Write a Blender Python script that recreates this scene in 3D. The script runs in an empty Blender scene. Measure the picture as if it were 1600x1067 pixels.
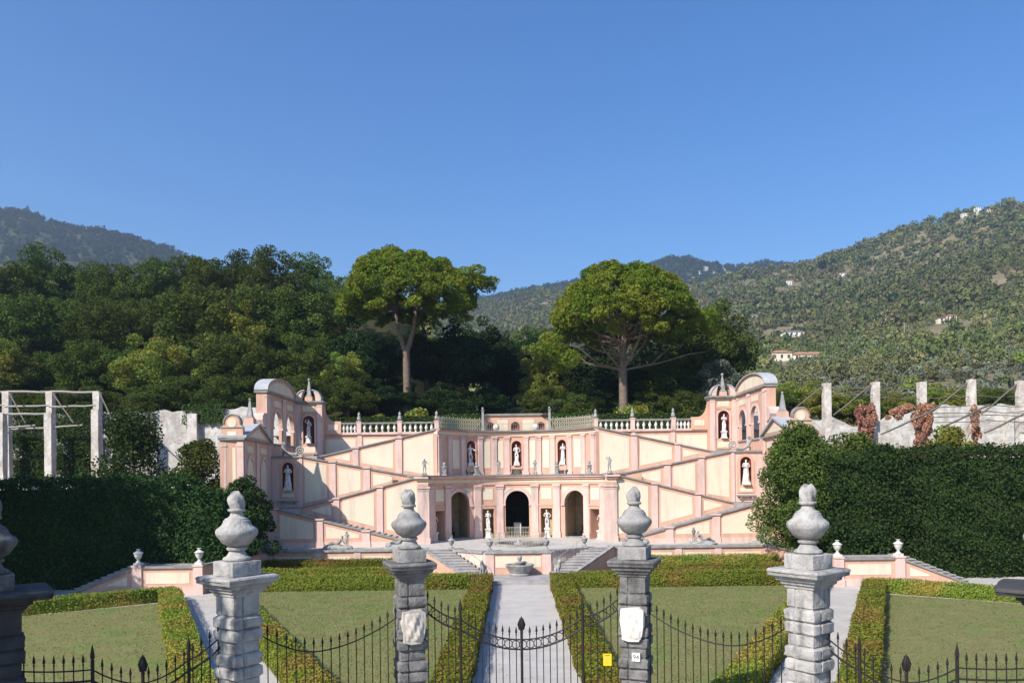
import bpy, bmesh, math, random
import numpy as np
from math import sin, cos, pi, radians, sqrt, atan2
random.seed(7); RNG = np.random.default_rng(11)
SC = bpy.context.scene; COL = SC.collection
# ------------------------------------------------------------------ camera, sky, sun, exposure
F = 1244.0; E = 7.9; CX = 806.0; CY = 742.0; ROLL = 0.0125
cam_d = bpy.data.cameras.new('camera'); cam = bpy.data.objects.new('camera', cam_d); COL.objects.link(cam)
cam_d.sensor_width = 36; cam_d.lens = F / 1600 * 36
cam_d.shift_x = -(CX - 800) / 1600; cam_d.shift_y = (CY - 533.5) / 1600
cam_d.clip_start = 0.5; cam_d.clip_end = 20000
cam.location = (0, 0, E); cam.rotation_euler = (pi / 2, ROLL, 0)
SC.camera = cam
SUN_EL = radians(39); SUN_AZ = radians(41)            # azimuth to the left of straight behind the camera
w = bpy.data.worlds.new('World'); SC.world = w; w.use_nodes = True
nt = w.node_tree; nt.nodes.clear()
sky = nt.nodes.new('ShaderNodeTexSky'); sky.sky_type = 'NISHITA'; sky.sun_disc = False
sky.sun_elevation = SUN_EL; sky.sun_rotation = pi + SUN_AZ
sky.altitude = 100; sky.air_density = 1.15; sky.dust_density = 0.4; sky.ozone_density = 2.6
bg = nt.nodes.new('ShaderNodeBackground'); bg.inputs[1].default_value = 0.112
wo = nt.nodes.new('ShaderNodeOutputWorld')
hsv = nt.nodes.new('ShaderNodeHueSaturation'); hsv.inputs['Saturation'].default_value = 1.36; hsv.inputs['Hue'].default_value = 0.511
nt.links.new(sky.outputs[0], hsv.inputs['Color']); nt.links.new(hsv.outputs[0], bg.inputs[0]); nt.links.new(bg.outputs[0], wo.inputs[0])
sl = bpy.data.lights.new('sun', 'SUN'); sl.energy = 4.7; sl.angle = radians(0.53); sl.color = (1.0, 0.94, 0.85)
so = bpy.data.objects.new('sun', sl); COL.objects.link(so)
SDIR = (-sin(SUN_AZ) * cos(SUN_EL), -cos(SUN_AZ) * cos(SUN_EL), sin(SUN_EL))   # towards the sun
so.rotation_euler = (pi / 2 - SUN_EL, 0, -SUN_AZ)
so.location = (SDIR[0] * 100, SDIR[1] * 100, SDIR[2] * 100)
SC.view_settings.view_transform = 'Standard'; SC.view_settings.look = 'None'
SC.view_settings.exposure = 0.66; SC.view_settings.gamma = 1.0
SC.cycles.max_bounces = 6; SC.cycles.diffuse_bounces = 3; SC.cycles.glossy_bounces = 2
SC.cycles.transparent_max_bounces = 4; SC.cycles.volume_bounces = 0

def W(px, py, D):
    u = px - CX; v = py - CY
    return ((u - ROLL * v) * D / F, D, E - (v + ROLL * u) * D / F)
def PX(px, D): return (px - CX) * D / F
AX = 0.1                                              # garden axis
# ------------------------------------------------------------------ materials
MATS = {}
def mat(name, c1, c2=None, scale=3.0, rough=0.85, bump=0.0, bscale=20.0, stain=None, stain_amt=0.5, stain_scale=1.2, streak=False, spec=0.3, metal=0.0, tile=None):
    m = bpy.data.materials.new(name); m.use_nodes = True; n = m.node_tree.nodes; L = m.node_tree.links
    b = n['Principled BSDF']; b.inputs['Roughness'].default_value = rough
    b.inputs['Specular IOR Level'].default_value = spec; b.inputs['Metallic'].default_value = metal
    tc = n.new('ShaderNodeNewGeometry'); co = tc.outputs['Position']
    col = None
    def noise(sc, det=5, vec=co):
        t = n.new('ShaderNodeTexNoise'); t.inputs['Scale'].default_value = sc; t.inputs['Detail'].default_value = det
        t.inputs['Roughness'].default_value = 0.65; L.new(vec, t.inputs['Vector']); return t.outputs['Fac']
    def mix(fac, a, bcol):
        x = n.new('ShaderNodeMix'); x.data_type = 'RGBA'
        L.new(fac, x.inputs['Factor'])
        if isinstance(a, tuple): x.inputs['A'].default_value = (*a, 1)
        else: L.new(a, x.inputs['A'])
        if isinstance(bcol, tuple): x.inputs['B'].default_value = (*bcol, 1)
        else: L.new(bcol, x.inputs['B'])
        return x.outputs['Result']
    def ramp(f, lo, hi):
        r = n.new('ShaderNodeMapRange'); r.inputs['From Min'].default_value = lo; r.inputs['From Max'].default_value = hi
        L.new(f, r.inputs['Value']); return r.outputs[0]
    c2 = c2 or tuple(x * 0.8 for x in c1)
    col = mix(ramp(noise(scale), 0.35, 0.68), c1, c2)
    if stain:
        vec = co
        if streak:
            mp = n.new('ShaderNodeMapping'); mp.inputs['Scale'].default_value = (1, 1, 0.16); L.new(co, mp.inputs['Vector']); vec = mp.outputs[0]
        f = ramp(noise(stain_scale, 7, vec), 0.5, 0.78)
        mu = n.new('ShaderNodeMath'); mu.operation = 'MULTIPLY'; mu.inputs[1].default_value = stain_amt; L.new(f, mu.inputs[0])
        col = mix(mu.outputs[0], col, stain)
    if tile:
        sx = n.new('ShaderNodeSeparateXYZ'); L.new(co, sx.inputs[0]); ad = n.new('ShaderNodeMath'); L.new(sx.outputs[0], ad.inputs[0]); L.new(sx.outputs[1], ad.inputs[1])
        cb = n.new('ShaderNodeCombineXYZ'); L.new(ad.outputs[0], cb.inputs[0]); L.new(sx.outputs[2], cb.inputs[1])
        br = n.new('ShaderNodeTexBrick'); br.inputs['Scale'].default_value = tile[0]; br.inputs['Mortar Size'].default_value = 0.03; br.inputs['Bias'].default_value = -0.3
        br.inputs['Color1'].default_value = (0,0,0,1); br.inputs['Color2'].default_value = (0.55,0.55,0.55,1); br.inputs['Mortar'].default_value = (1,1,1,1); L.new(cb.outputs[0], br.inputs['Vector'])
        f2 = ramp(noise(0.9, 6), 0.44, 0.60); mm = n.new('ShaderNodeMath'); mm.operation = 'MULTIPLY'; L.new(f2, mm.inputs[0])
        iv = n.new('ShaderNodeInvert'); L.new(br.outputs['Color'], iv.inputs['Color']); L.new(iv.outputs[0], mm.inputs[1])
        col = mix(mm.outputs[0], col, tile[1])
    L.new(col, b.inputs['Base Color'])
    if bump:
        bp = n.new('ShaderNodeBump'); bp.inputs['Strength'].default_value = bump; bp.inputs['Distance'].default_value = 0.05
        L.new(noise(bscale, 6), bp.inputs['Height']); L.new(bp.outputs[0], b.inputs['Normal'])
    MATS[name] = m; return m
def leafmat(name, ca, cb, cc, trans=0.26, patch=None, pscale=0.35, blend=0.7):
    m = bpy.data.materials.new(name); m.use_nodes = True; n = m.node_tree.nodes; L = m.node_tree.links
    n.remove(n['Principled BSDF']); out = n['Material Output']
    at = n.new('ShaderNodeAttribute'); at.attribute_name = 'tint'
    r = n.new('ShaderNodeValToRGB'); r.color_ramp.elements[0].color = (*ca, 1); r.color_ramp.elements[1].color = (*cc, 1)
    e = r.color_ramp.elements.new(0.5); e.color = (*cb, 1)
    L.new(at.outputs['Fac'], r.inputs[0]); c = r.outputs[0]
    if patch:
        g = n.new('ShaderNodeNewGeometry'); t = n.new('ShaderNodeTexNoise'); t.inputs['Scale'].default_value = pscale; t.inputs['Detail'].default_value = 3
        L.new(g.outputs['Position'], t.inputs['Vector'])
        mr = n.new('ShaderNodeMapRange'); mr.inputs['From Min'].default_value = 0.46; mr.inputs['From Max'].default_value = 0.62; mr.inputs['To Max'].default_value = blend
        L.new(t.outputs['Fac'], mr.inputs['Value'])
        x = n.new('ShaderNodeMix'); x.data_type = 'RGBA'; x.inputs['B'].default_value = (*patch, 1)
        L.new(mr.outputs[0], x.inputs['Factor']); L.new(c, x.inputs['A']); c = x.outputs['Result']
    oi = n.new('ShaderNodeObjectInfo'); hs = n.new('ShaderNodeHueSaturation')
    mr = n.new('ShaderNodeMapRange'); mr.inputs['To Min'].default_value = 0.75; mr.inputs['To Max'].default_value = 1.3
    L.new(oi.outputs['Random'], mr.inputs['Value']); L.new(mr.outputs[0], hs.inputs['Value'])
    mh = n.new('ShaderNodeMapRange'); mh.inputs['To Min'].default_value = 0.467; mh.inputs['To Max'].default_value = 0.505
    L.new(oi.outputs['Random'], mh.inputs['Value']); L.new(mh.outputs[0], hs.inputs['Hue'])
    L.new(c, hs.inputs['Color']); c = hs.outputs[0]
    d = n.new('ShaderNodeBsdfDiffuse'); tr = n.new('ShaderNodeBsdfTranslucent'); mx = n.new('ShaderNodeMixShader'); mx.inputs[0].default_value = trans
    L.new(c, d.inputs[0]); L.new(c, tr.inputs[0]); L.new(d.outputs[0], mx.inputs[1]); L.new(tr.outputs[0], mx.inputs[2])
    L.new(mx.outputs[0], out.inputs['Surface']); MATS[name] = m; return m
PINK = mat('pale_pink_plaster', (0.69, 0.49, 0.425), (0.60, 0.42, 0.36), 0.9, stain=(0.30, 0.26, 0.235), stain_amt=0.95, streak=True)
SALM = mat('salmon_plaster', (0.63, 0.375, 0.27), (0.56, 0.335, 0.245), 1.2, stain=(0.33, 0.24, 0.20), stain_amt=0.75, streak=True)
CREAM = mat('cream_plaster', (0.72, 0.615, 0.47), (0.67, 0.565, 0.43), 0.6, stain=(0.43, 0.36, 0.29), stain_amt=0.7, streak=True, stain_scale=1.6)
RED = mat('dark_red_plaster', (0.22, 0.05, 0.045), (0.17, 0.045, 0.04), 2.0)
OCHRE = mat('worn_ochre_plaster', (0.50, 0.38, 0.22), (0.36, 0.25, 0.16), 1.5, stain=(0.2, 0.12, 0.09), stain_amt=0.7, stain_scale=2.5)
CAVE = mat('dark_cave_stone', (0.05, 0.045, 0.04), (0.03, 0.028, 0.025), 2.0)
STONE = mat('grey_stone', (0.37, 0.355, 0.335), (0.24, 0.23, 0.22), 3.0, bump=0.6, bscale=14, stain=(0.07, 0.067, 0.064), stain_amt=0.95, stain_scale=2.2, streak=True)
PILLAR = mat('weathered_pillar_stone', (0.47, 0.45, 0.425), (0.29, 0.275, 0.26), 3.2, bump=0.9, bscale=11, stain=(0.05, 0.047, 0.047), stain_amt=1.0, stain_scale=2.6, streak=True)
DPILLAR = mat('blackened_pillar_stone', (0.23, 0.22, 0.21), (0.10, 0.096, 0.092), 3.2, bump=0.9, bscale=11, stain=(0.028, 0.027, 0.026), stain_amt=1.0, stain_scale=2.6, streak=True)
BPILLAR = mat('shade_tinted_crusted_stone', (0.075, 0.072, 0.072), (0.045, 0.043, 0.043), 2.5, bump=0.7, bscale=9, stain=(0.02, 0.02, 0.02), stain_amt=0.8, stain_scale=2.0)  # near-black end pillar stone: black crust plus deep shade put into the colour
MARBL2 = mat('veined_cream_marble', (0.56, 0.50, 0.43), (0.40, 0.36, 0.32), 1.8, bump=0.4, bscale=6, stain=(0.20, 0.17, 0.15), stain_amt=0.85, stain_scale=3.0)
MARBLE = mat('pale_marble', (0.74, 0.70, 0.64), (0.62, 0.57, 0.5), 2.0, bump=0.35, bscale=6, stain=(0.34, 0.28, 0.22), stain_amt=0.55, stain_scale=2.4)
STATUE = mat('white_statue_stone', (0.72, 0.69, 0.64), (0.52, 0.49, 0.45), 3.0, stain=(0.26, 0.24, 0.21), stain_amt=0.6, stain_scale=3)
GSTAT = mat('grey_statue_stone', (0.38, 0.37, 0.355), (0.22, 0.215, 0.2), 4.0, stain=(0.10, 0.10, 0.095), stain_amt=0.7, stain_scale=3)
COPE = mat('dark_coping_stone', (0.30, 0.28, 0.26), (0.20, 0.19, 0.175), 2.0, stain=(0.09, 0.085, 0.08), stain_amt=0.7, stain_scale=1.5)
LEAD = mat('lead_roofing', (0.42, 0.43, 0.44), (0.33, 0.335, 0.34), 2.0)
IRON = mat('black_iron', (0.014, 0.012, 0.012), (0.028, 0.021, 0.018), 8.0, rough=0.6, spec=0.3)
RIRON = mat('pale_rusty_iron', (0.52, 0.46, 0.36), (0.36, 0.29, 0.2), 8.0, rough=0.7)
GRAVEL = mat('pale_gravel', (0.56, 0.525, 0.48), (0.45, 0.42, 0.385), 0.7, bump=0.8, bscale=24, stain=(0.29, 0.27, 0.24), stain_amt=0.75, stain_scale=11)
TERR = mat('terrace_paving', (0.53, 0.50, 0.45), (0.42, 0.39, 0.35), 0.8, bump=0.3, bscale=18, stain=(0.2, 0.2, 0.16), stain_amt=0.5)
STEP = mat('worn_step_stone', (0.40, 0.375, 0.36), (0.29, 0.27, 0.255), 1.6, bump=0.3, bscale=12, stain=(0.15, 0.14, 0.13), stain_amt=0.6)
LAWN = mat('dry_lawn', (0.20, 0.205, 0.082), (0.18, 0.155, 0.07), 0.9, rough=1, bump=0.8, bscale=9, stain=(0.10, 0.185, 0.038), stain_amt=1.0, stain_scale=0.42, spec=0.05)
mat('grass_green', (0.10, 0.17, 0.035), (0.075, 0.13, 0.028), 0.8, rough=1, bump=0.5, spec=0.05)
SOIL = mat('dry_earth', (0.16, 0.135, 0.09), (0.09, 0.10, 0.045), 0.1, rough=1, spec=0.05)
HILLG = mat('scrubby_hill_ground', (0.13, 0.12, 0.06), (0.23, 0.185, 0.115), 0.03, rough=1, spec=0.05, stain=(0.30, 0.24, 0.155), stain_amt=0.9, stain_scale=0.016)
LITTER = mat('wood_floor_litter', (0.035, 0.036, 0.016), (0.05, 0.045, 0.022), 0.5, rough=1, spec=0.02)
MOUNT = mat('wooded_mountain', (0.045, 0.062, 0.03), (0.075, 0.085, 0.045), 0.02, rough=1, spec=0.0, stain=(0.03, 0.042, 0.022), stain_amt=0.9, stain_scale=0.06)
ROCK = mat('pale_cliff_rock', (0.46, 0.43, 0.39), (0.16, 0.16, 0.13), 0.035, rough=1)
ASPH = mat('asphalt', (0.05, 0.05, 0.052), None, 4.0)
LIME = mat('old_lime_wall', (0.66, 0.64, 0.60), (0.50, 0.48, 0.44), 1.2, bump=0.6, bscale=6, stain=(0.20, 0.18, 0.16), stain_amt=0.85, stain_scale=1.5, tile=(1.7, (0.30, 0.25, 0.21)))
LPOST = mat('whitewashed_post', (0.70, 0.66, 0.60), (0.54, 0.50, 0.45), 1.6, bump=0.6, bscale=7, stain=(0.20, 0.16, 0.13), stain_amt=0.75, stain_scale=2.6, tile=(2.6, (0.36, 0.27, 0.21)))
WOOD = mat('weathered_wood', (0.17, 0.14, 0.115), (0.1, 0.085, 0.07), 5.0)
GWOOD = mat('bleached_wood', (0.42, 0.39, 0.35), (0.3, 0.28, 0.25), 5.0)
BARK = mat('pine_bark', (0.20, 0.145, 0.11), (0.11, 0.085, 0.07), 2.5, bump=0.8, bscale=5)
DBARK = mat('dark_bark', (0.09, 0.075, 0.06), (0.055, 0.048, 0.04), 3.0)
TILE = mat('terracotta_roof', (0.42, 0.21, 0.13), (0.33, 0.17, 0.11), 0.5)
SLATE = mat('grey_roof', (0.20, 0.19, 0.19), None, 0.5)
HWHITE = mat('white_house_render', (0.80, 0.78, 0.74), None, 0.4)
HCREAM = mat('cream_house_render', (0.74, 0.66, 0.52), None, 0.4)
GLASS = mat('dark_window', (0.035, 0.04, 0.045), None, 1.0, rough=0.2, spec=0.5)
YELL = mat('yellow_sign_paint', (0.86, 0.56, 0.0), (0.83, 0.54, 0.0), 3.0, rough=0.5)
INK = mat('dark_ink', (0.04, 0.04, 0.035), None)
PLATE = mat('white_enamel', (0.74, 0.73, 0.70), None, 3.0, rough=0.4)
WATER = mat('dark_pool_water', (0.03, 0.04, 0.035), None, 1.0, rough=0.08, spec=0.6)
L_FOR = leafmat('forest_leaf', (0.034, 0.062, 0.014), (0.066, 0.108, 0.022), (0.115, 0.155, 0.034), patch=(0.09, 0.11, 0.028), pscale=0.13, blend=0.4)
L_DRK = leafmat('dark_evergreen_leaf', (0.012, 0.026, 0.010), (0.022, 0.044, 0.014), (0.036, 0.062, 0.020), trans=0.1)
L_PIN = leafmat('stone_pine_needles', (0.06, 0.14, 0.017), (0.125, 0.25, 0.028), (0.22, 0.36, 0.05), patch=(0.27, 0.29, 0.04), pscale=0.3, blend=0.45)
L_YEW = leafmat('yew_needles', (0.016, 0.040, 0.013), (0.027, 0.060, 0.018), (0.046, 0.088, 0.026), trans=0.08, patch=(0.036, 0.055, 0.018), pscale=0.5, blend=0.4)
L_BOX = leafmat('box_leaf', (0.105, 0.155, 0.022), (0.165, 0.215, 0.032), (0.235, 0.265, 0.05), patch=(0.30, 0.225, 0.055), pscale=0.42, blend=0.75)
L_LGT = leafmat('light_green_leaf', (0.09, 0.145, 0.025), (0.15, 0.215, 0.04), (0.24, 0.285, 0.06), patch=(0.24, 0.21, 0.04), pscale=0.3)
L_OLV = leafmat('olive_leaf', (0.11, 0.13, 0.08), (0.16, 0.185, 0.12), (0.23, 0.25, 0.17), trans=0.12)
L_HIL = leafmat('hillside_leaf', (0.066, 0.105, 0.032), (0.128, 0.16, 0.052), (0.23, 0.225, 0.088), trans=0.1, patch=(0.155, 0.12, 0.07), pscale=0.012, blend=0.36)
L_MTN = leafmat('mountain_leaf', (0.022, 0.045, 0.018), (0.036, 0.064, 0.024), (0.06, 0.09, 0.035), trans=0.05)
L_YE2 = leafmat('yellow_green_yew_needles', (0.035, 0.062, 0.014), (0.065, 0.100, 0.022), (0.115, 0.15, 0.036), trans=0.12)  # foliage of a lighter yellow green than the clipped hedges
L_CED = leafmat('blue_cedar_needles', (0.06, 0.08, 0.055), (0.10, 0.12, 0.085), (0.15, 0.165, 0.12), trans=0.1)
L_VIN = leafmat('dry_vine_leaf', (0.36, 0.195, 0.105), (0.48, 0.285, 0.165), (0.60, 0.40, 0.26), trans=0.2)
L_IVY = leafmat('ivy_leaf', (0.022, 0.045, 0.012), (0.04, 0.075, 0.02), (0.075, 0.12, 0.03))
L_CRI = leafmat('crimson_creeper_leaf', (0.22, 0.02, 0.02), (0.32, 0.05, 0.03), (0.42, 0.13, 0.06))
GRASSM = leafmat('grass_blade', (0.135, 0.180, 0.052), (0.19, 0.215, 0.072), (0.27, 0.265, 0.115), patch=(0.085, 0.185, 0.032), pscale=0.4, blend=0.85)
# ------------------------------------------------------------------ mesh builder
class MB:
    def __init__(s): s.v = []; s.f = []
    def add(s, vs, fs):
        o = len(s.v); s.v += [tuple(p) for p in vs]; s.f += [tuple(i + o for i in f) for f in fs]; return s
    def box(s, x0, x1, y0, y1, z0, z1):
        return s.add([(x0,y0,z0),(x1,y0,z0),(x1,y1,z0),(x0,y1,z0),(x0,y0,z1),(x1,y0,z1),(x1,y1,z1),(x0,y1,z1)],
                     [(0,3,2,1),(4,5,6,7),(0,1,5,4),(1,2,6,5),(2,3,7,6),(3,0,4,7)])
    def frust(s, z0, hx0, hy0, z1, hx1, hy1, c=(0,0)):
        x, y = c
        return s.add([(x-hx0,y-hy0,z0),(x+hx0,y-hy0,z0),(x+hx0,y+hy0,z0),(x-hx0,y+hy0,z0),(x-hx1,y-hy1,z1),(x+hx1,y-hy1,z1),(x+hx1,y+hy1,z1),(x-hx1,y+hy1,z1)],
                     [(0,3,2,1),(4,5,6,7),(0,1,5,4),(1,2,6,5),(2,3,7,6),(3,0,4,7)])
    def sqlathe(s, prof, c=(0,0)):                    # square 'lathe' of (half width, z)
        for (a, z0), (b, z1) in zip(prof, prof[1:]):
            if abs(z1 - z0) < 1e-6: continue
            s.frust(z0, a, a, z1, b, b, c)
        return s
    def lathe(s, prof, c=(0,0,0), n=16, sx=1, sy=1):
        vs = []; fs = []
        for r, z in prof:
            for k in range(n):
                a = 2*pi*k/n; vs.append((c[0]+r*cos(a)*sx, c[1]+r*sin(a)*sy, c[2]+z))
        for i in range(len(prof)-1):
            for k in range(n):
                k2 = (k+1) % n; fs.append((i*n+k, i*n+k2, (i+1)*n+k2, (i+1)*n+k))
        fs.append(tuple(range(n))[::-1]); m = (len(prof)-1)*n; fs.append(tuple(range(m, m+n)))
        return s.add(vs, fs)
    def tube(s, pts, rs, n=6, caps=True):
        if not hasattr(rs, '__len__'): rs = [rs]*len(pts)
        P = [np.array(p, float) for p in pts]; vs = []; fs = []; up = np.array((0,0,1.0)); prev = None
        for i, p in enumerate(P):
            d = P[min(i+1, len(P)-1)] - P[max(i-1, 0)]; d = d/(np.linalg.norm(d)+1e-9)
            a = np.cross(d, up if abs(d[2]) < 0.9 else np.array((0,1.0,0))) if prev is None else prev - d*np.dot(prev, d)
            a = a/(np.linalg.norm(a)+1e-9); prev = a; b = np.cross(d, a)
            for k in range(n):
                t = 2*pi*k/n; vs.append(tuple(p + rs[i]*(cos(t)*a + sin(t)*b)))
        for i in range(len(P)-1):
            for k in range(n):
                k2 = (k+1) % n; fs.append((i*n+k, i*n+k2, (i+1)*n+k2, (i+1)*n+k))
        if caps: fs.append(tuple(range(n))[::-1]); m = (len(P)-1)*n; fs.append(tuple(range(m, m+n)))
        return s.add(vs, fs)
    def strip(s, M, ss, zb, zt, t0, t1):              # a solid band: s along the wall, t out of it
        vs = []; fs = []; n = len(ss)
        for i, a in enumerate(ss):
            b = zb(a) if callable(zb) else zb; c = zt(a) if callable(zt) else zt
            if c < b: c = b
            p0 = M(a, t0); p1 = M(a, t1)
            vs += [(*p0, b), (*p1, b), (*p1, c), (*p0, c)]
        for i in range(n-1):
            o = i*4
            for k in range(4):
                k2 = (k+1) % 4; fs.append((o+k, o+k2, o+4+k2, o+4+k))
        fs.append((0,1,2,3)); fs.append((4*n-4, 4*n-1, 4*n-2, 4*n-3))
        return s.add(vs, fs)
    def prism(s, poly, M, t0, t1):                    # polygon in (s,z) extruded along t
        n = len(poly)
        vs = [(*M(a, t0), z) for a, z in poly] + [(*M(a, t1), z) for a, z in poly]
        fs = [tuple(range(n))[::-1], tuple(range(n, 2*n))] + [(i, (i+1) % n, n+(i+1) % n, n+i) for i in range(n)]
        return s.add(vs, fs)
    def arch(s, M, sc, w, zs, w2, t0, t1, n=16, zfoot=None):     # archivolt with straight legs
        ss = []
        vs = []; fs = []
        prof = [(cos(pi*k/n), sin(pi*k/n)) for k in range(n+1)]
        if zfoot is not None: prof = [(1, None)] + prof + [(-1, None)]
        for c, d in prof:
            for r in (w, w2):
                z = zfoot if d is None else zs + r*d
                for t in (t0, t1): vs.append((*M(sc + r*c, t), z))
        for i in range(len(prof)-1):
            o = i*4
            for a, b in ((0,1),(1,3),(3,2),(2,0)): fs.append((o+a, o+b, o+4+b, o+4+a))
        return s.add(vs, fs)
    def niche(s, M, sc, w, z0, zs, depth=1.0, n=10):
        vs = []; fs = []; rows = [(1.0, z0), (1.0, zs)] + [(cos(pi/2*k/6), zs + w*sin(pi/2*k/6)) for k in range(1, 7)]
        for r, z in rows:
            for k in range(n+1):
                a = pi*k/n; vs.append((*M(sc + w*r*cos(a), -w*depth*r*sin(a) - 0.004), z))
        for i in range(len(rows)-1):
            for k in range(n):
                o = i*(n+1)+k; fs.append((o, o+1, o+n+2, o+n+1))
        fs.append(tuple(range(n+1)))
        return s.add(vs, fs)
def rng(a, b, step=0.5):
    n = max(1, int(math.ceil(abs(b-a)/step))); return [a + (b-a)*i/n for i in range(n+1)]
def archwall(mb, M, s0, s1, z0, z1, ops, t0, t1, step=0.5):
    """wall from s0..s1, z0..z1 with arched openings ops = [(centre, half width, sill, springing)]"""
    cur = s0
    for sc, hw, sill, zs in sorted(ops):
        if sc-hw > cur: mb.strip(M, rng(cur, sc-hw, step), z0, z1, t0, t1)
        ss = [sc - hw*cos(pi*k/14) for k in range(15)]
        mb.strip(M, ss, lambda a: zs + sqrt(max(0, hw*hw-(a-sc)**2)), z1, t0, t1)
        if sill > z0 + 1e-4: mb.strip(M, rng(sc-hw, sc+hw, step), z0, sill, t0, t1)
        cur = sc + hw
    if s1 > cur: mb.strip(M, rng(cur, s1, step), z0, z1, t0, t1)
# ------------------------------------------------------------------ object helpers
def tag(o, label=None, cat=None, group=None, kind=None):
    if label: o['label'] = label
    if cat: o['category'] = cat
    if group: o['group'] = group
    if kind: o['kind'] = kind
    return o
def worldloc(p):
    l = np.zeros(3)
    while p is not None: l += np.array(p.location); p = p.parent
    return l
def smooth_mesh(me): me.polygons.foreach_set('use_smooth', [True]*len(me.polygons))
KT = 1.0765
XF = [False]
def kpt(x, y, z): return (AX + (x-AX)*KT, y*KT, E + (z-E)*KT)
def build(mb, name, material, parent=None, smooth=False, local=False, loc=None):
    """links mb as ONE mesh; vertices are world coordinates unless local"""
    me = bpy.data.meshes.new(name); off = np.zeros(3)
    if XF[0]: mb.v = [kpt(*p) for p in mb.v]
    if not local:
        if parent is not None: off = worldloc(parent)
        elif loc is not None: off = np.array(loc)
    me.from_pydata([(p[0]-off[0], p[1]-off[1], p[2]-off[2]) for p in mb.v], [], mb.f); me.update()
    if smooth:
        smooth_mesh(me)
        try: me.set_sharp_from_angle(angle=radians(38))
        except Exception: pass
    me.materials.append(material)
    o = bpy.data.objects.new(name, me); COL.objects.link(o)
    if parent is not None: o.parent = parent
    elif loc is not None: o.location = loc
    return o
def thing(name, label, cat, loc=(0,0,0), rz=0, group=None):
    o = bpy.data.objects.new(name, None); COL.objects.link(o); o.location = loc; o.rotation_euler = (0,0,rz); o.empty_display_size = 0.3
    return tag(o, label, cat, group)
def struct(mb, name, material, smooth=False): return tag(build(mb, name, material, smooth=smooth), kind='structure')
def dup(root, loc, rz=0, label=None, group=None, scale=None, depth=0):
    r = root.copy(); COL.objects.link(r)
    if depth == 0:
        r.location = loc; r.rotation_euler = (0,0,rz)
        if scale is not None: r.scale = scale if hasattr(scale, '__len__') else (scale,)*3
        if label: r['label'] = label
        if group: r['group'] = group
    for ch in [c for c in root.children]:
        c = dup(ch, None, depth=depth+1); c.parent = r
    return r
PM = lambda s, t, y0=0: (s, y0 - t)
def frontal(y0, sx=1): return lambda s, t: (AX + sx*s, y0 - t)
def clip_panel(x1, x2, top, bot):
    """the part of x1..x2 between two sloping lines, as a polygon"""
    n = 24; xs = [x1+(x2-x1)*i/n for i in range(n+1)]; ok = [x for x in xs if top(x)-bot(x) > 0.05]
    if len(ok) < 2: return None
    a, b = min(ok), max(ok)
    return [(a, bot(a)), (b, bot(b)), (b, top(b)), (a, top(a))]
# ------------------------------------------------------------------ foliage
def leaves(pos, out, size, aspect=1.0, flat=0.5, tint=None, jit=0.5):
    """arrays of positions and outward directions -> verts (n*4,3), tint per face"""
    n = len(pos); nr = RNG.normal(size=(n,3)); nr /= np.linalg.norm(nr, axis=1)[:,None]
    nn = out*flat + nr*(1-flat); nn /= np.linalg.norm(nn, axis=1)[:,None]+1e-9
    a = np.cross(nn, RNG.normal(size=(n,3))); a /= np.linalg.norm(a, axis=1)[:,None]+1e-9
    b = np.cross(nn, a); s = size*(1-jit+2*jit*RNG.random(n))[:,None]
    a = a*s*0.5*aspect; b = b*s*0.5/aspect**0.5
    v = np.stack([pos-a, pos-b*0.8, pos+a, pos+b*0.8], axis=1).reshape(-1,3)
    return v, (RNG.random(n) if tint is None else tint)
def quadmesh(name, v, tint, material, extra=None):
    """v: (4n,3) quads; extra: (verts, faces list) solid core"""
    me = bpy.data.meshes.new(name); n4 = len(v); nq = n4//4
    ev = np.zeros((0,3)); ef = []
    if extra: ev = np.array(extra[0], float).reshape(-1,3); ef = extra[1]
    allv = np.concatenate([v, ev]); me.vertices.add(len(allv)); me.vertices.foreach_set('co', allv.astype(np.float32).ravel())
    loops = list(range(n4)) + [i+n4 for f in ef for i in f]
    me.loops.add(len(loops)); me.loops.foreach_set('vertex_index', np.array(loops, np.int32))
    starts = list(range(0, n4, 4)); c = n4
    for f in ef: starts.append(c); c += len(f)
    me.polygons.add(len(starts)); me.polygons.foreach_set('loop_start', np.array(starts, np.int32))
    tot = [4]*nq + [len(f) for f in ef]
    try: me.polygons.foreach_set('loop_total', np.array(tot, np.int32))
    except Exception: pass
    at = me.attributes.new('tint', 'FLOAT', 'FACE'); at.data.foreach_set('value', np.concatenate([tint, np.full(len(ef), 0.15)]).astype(np.float32))
    me.update(calc_edges=True); me.validate(); me.materials.append(material)
    return me
def blob_points(blobs, n, inner=0.6, up_bias=0.0):
    B = np.array(blobs, float); r = B[:,3]; p = r**2/np.sum(r**2); k = RNG.choice(len(B), n, p=p)
    d = RNG.normal(size=(n,3)); d[:,2] += up_bias; d /= np.linalg.norm(d, axis=1)[:,None]
    q = inner + (1-inner)*RNG.random(n)**0.6
    sc = B[k][:,4:7] if B.shape[1] > 4 else 1.0
    return B[k,:3] + d*(r[k]*q)[:,None]*sc, d, k
def obj_from(me, name, parent=None, loc=None, rz=0):
    o = bpy.data.objects.new(name, me); COL.objects.link(o)
    if parent is not None: o.parent = parent
    if loc is not None: o.location = loc
    o.rotation_euler = (0,0,rz); return o
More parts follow.
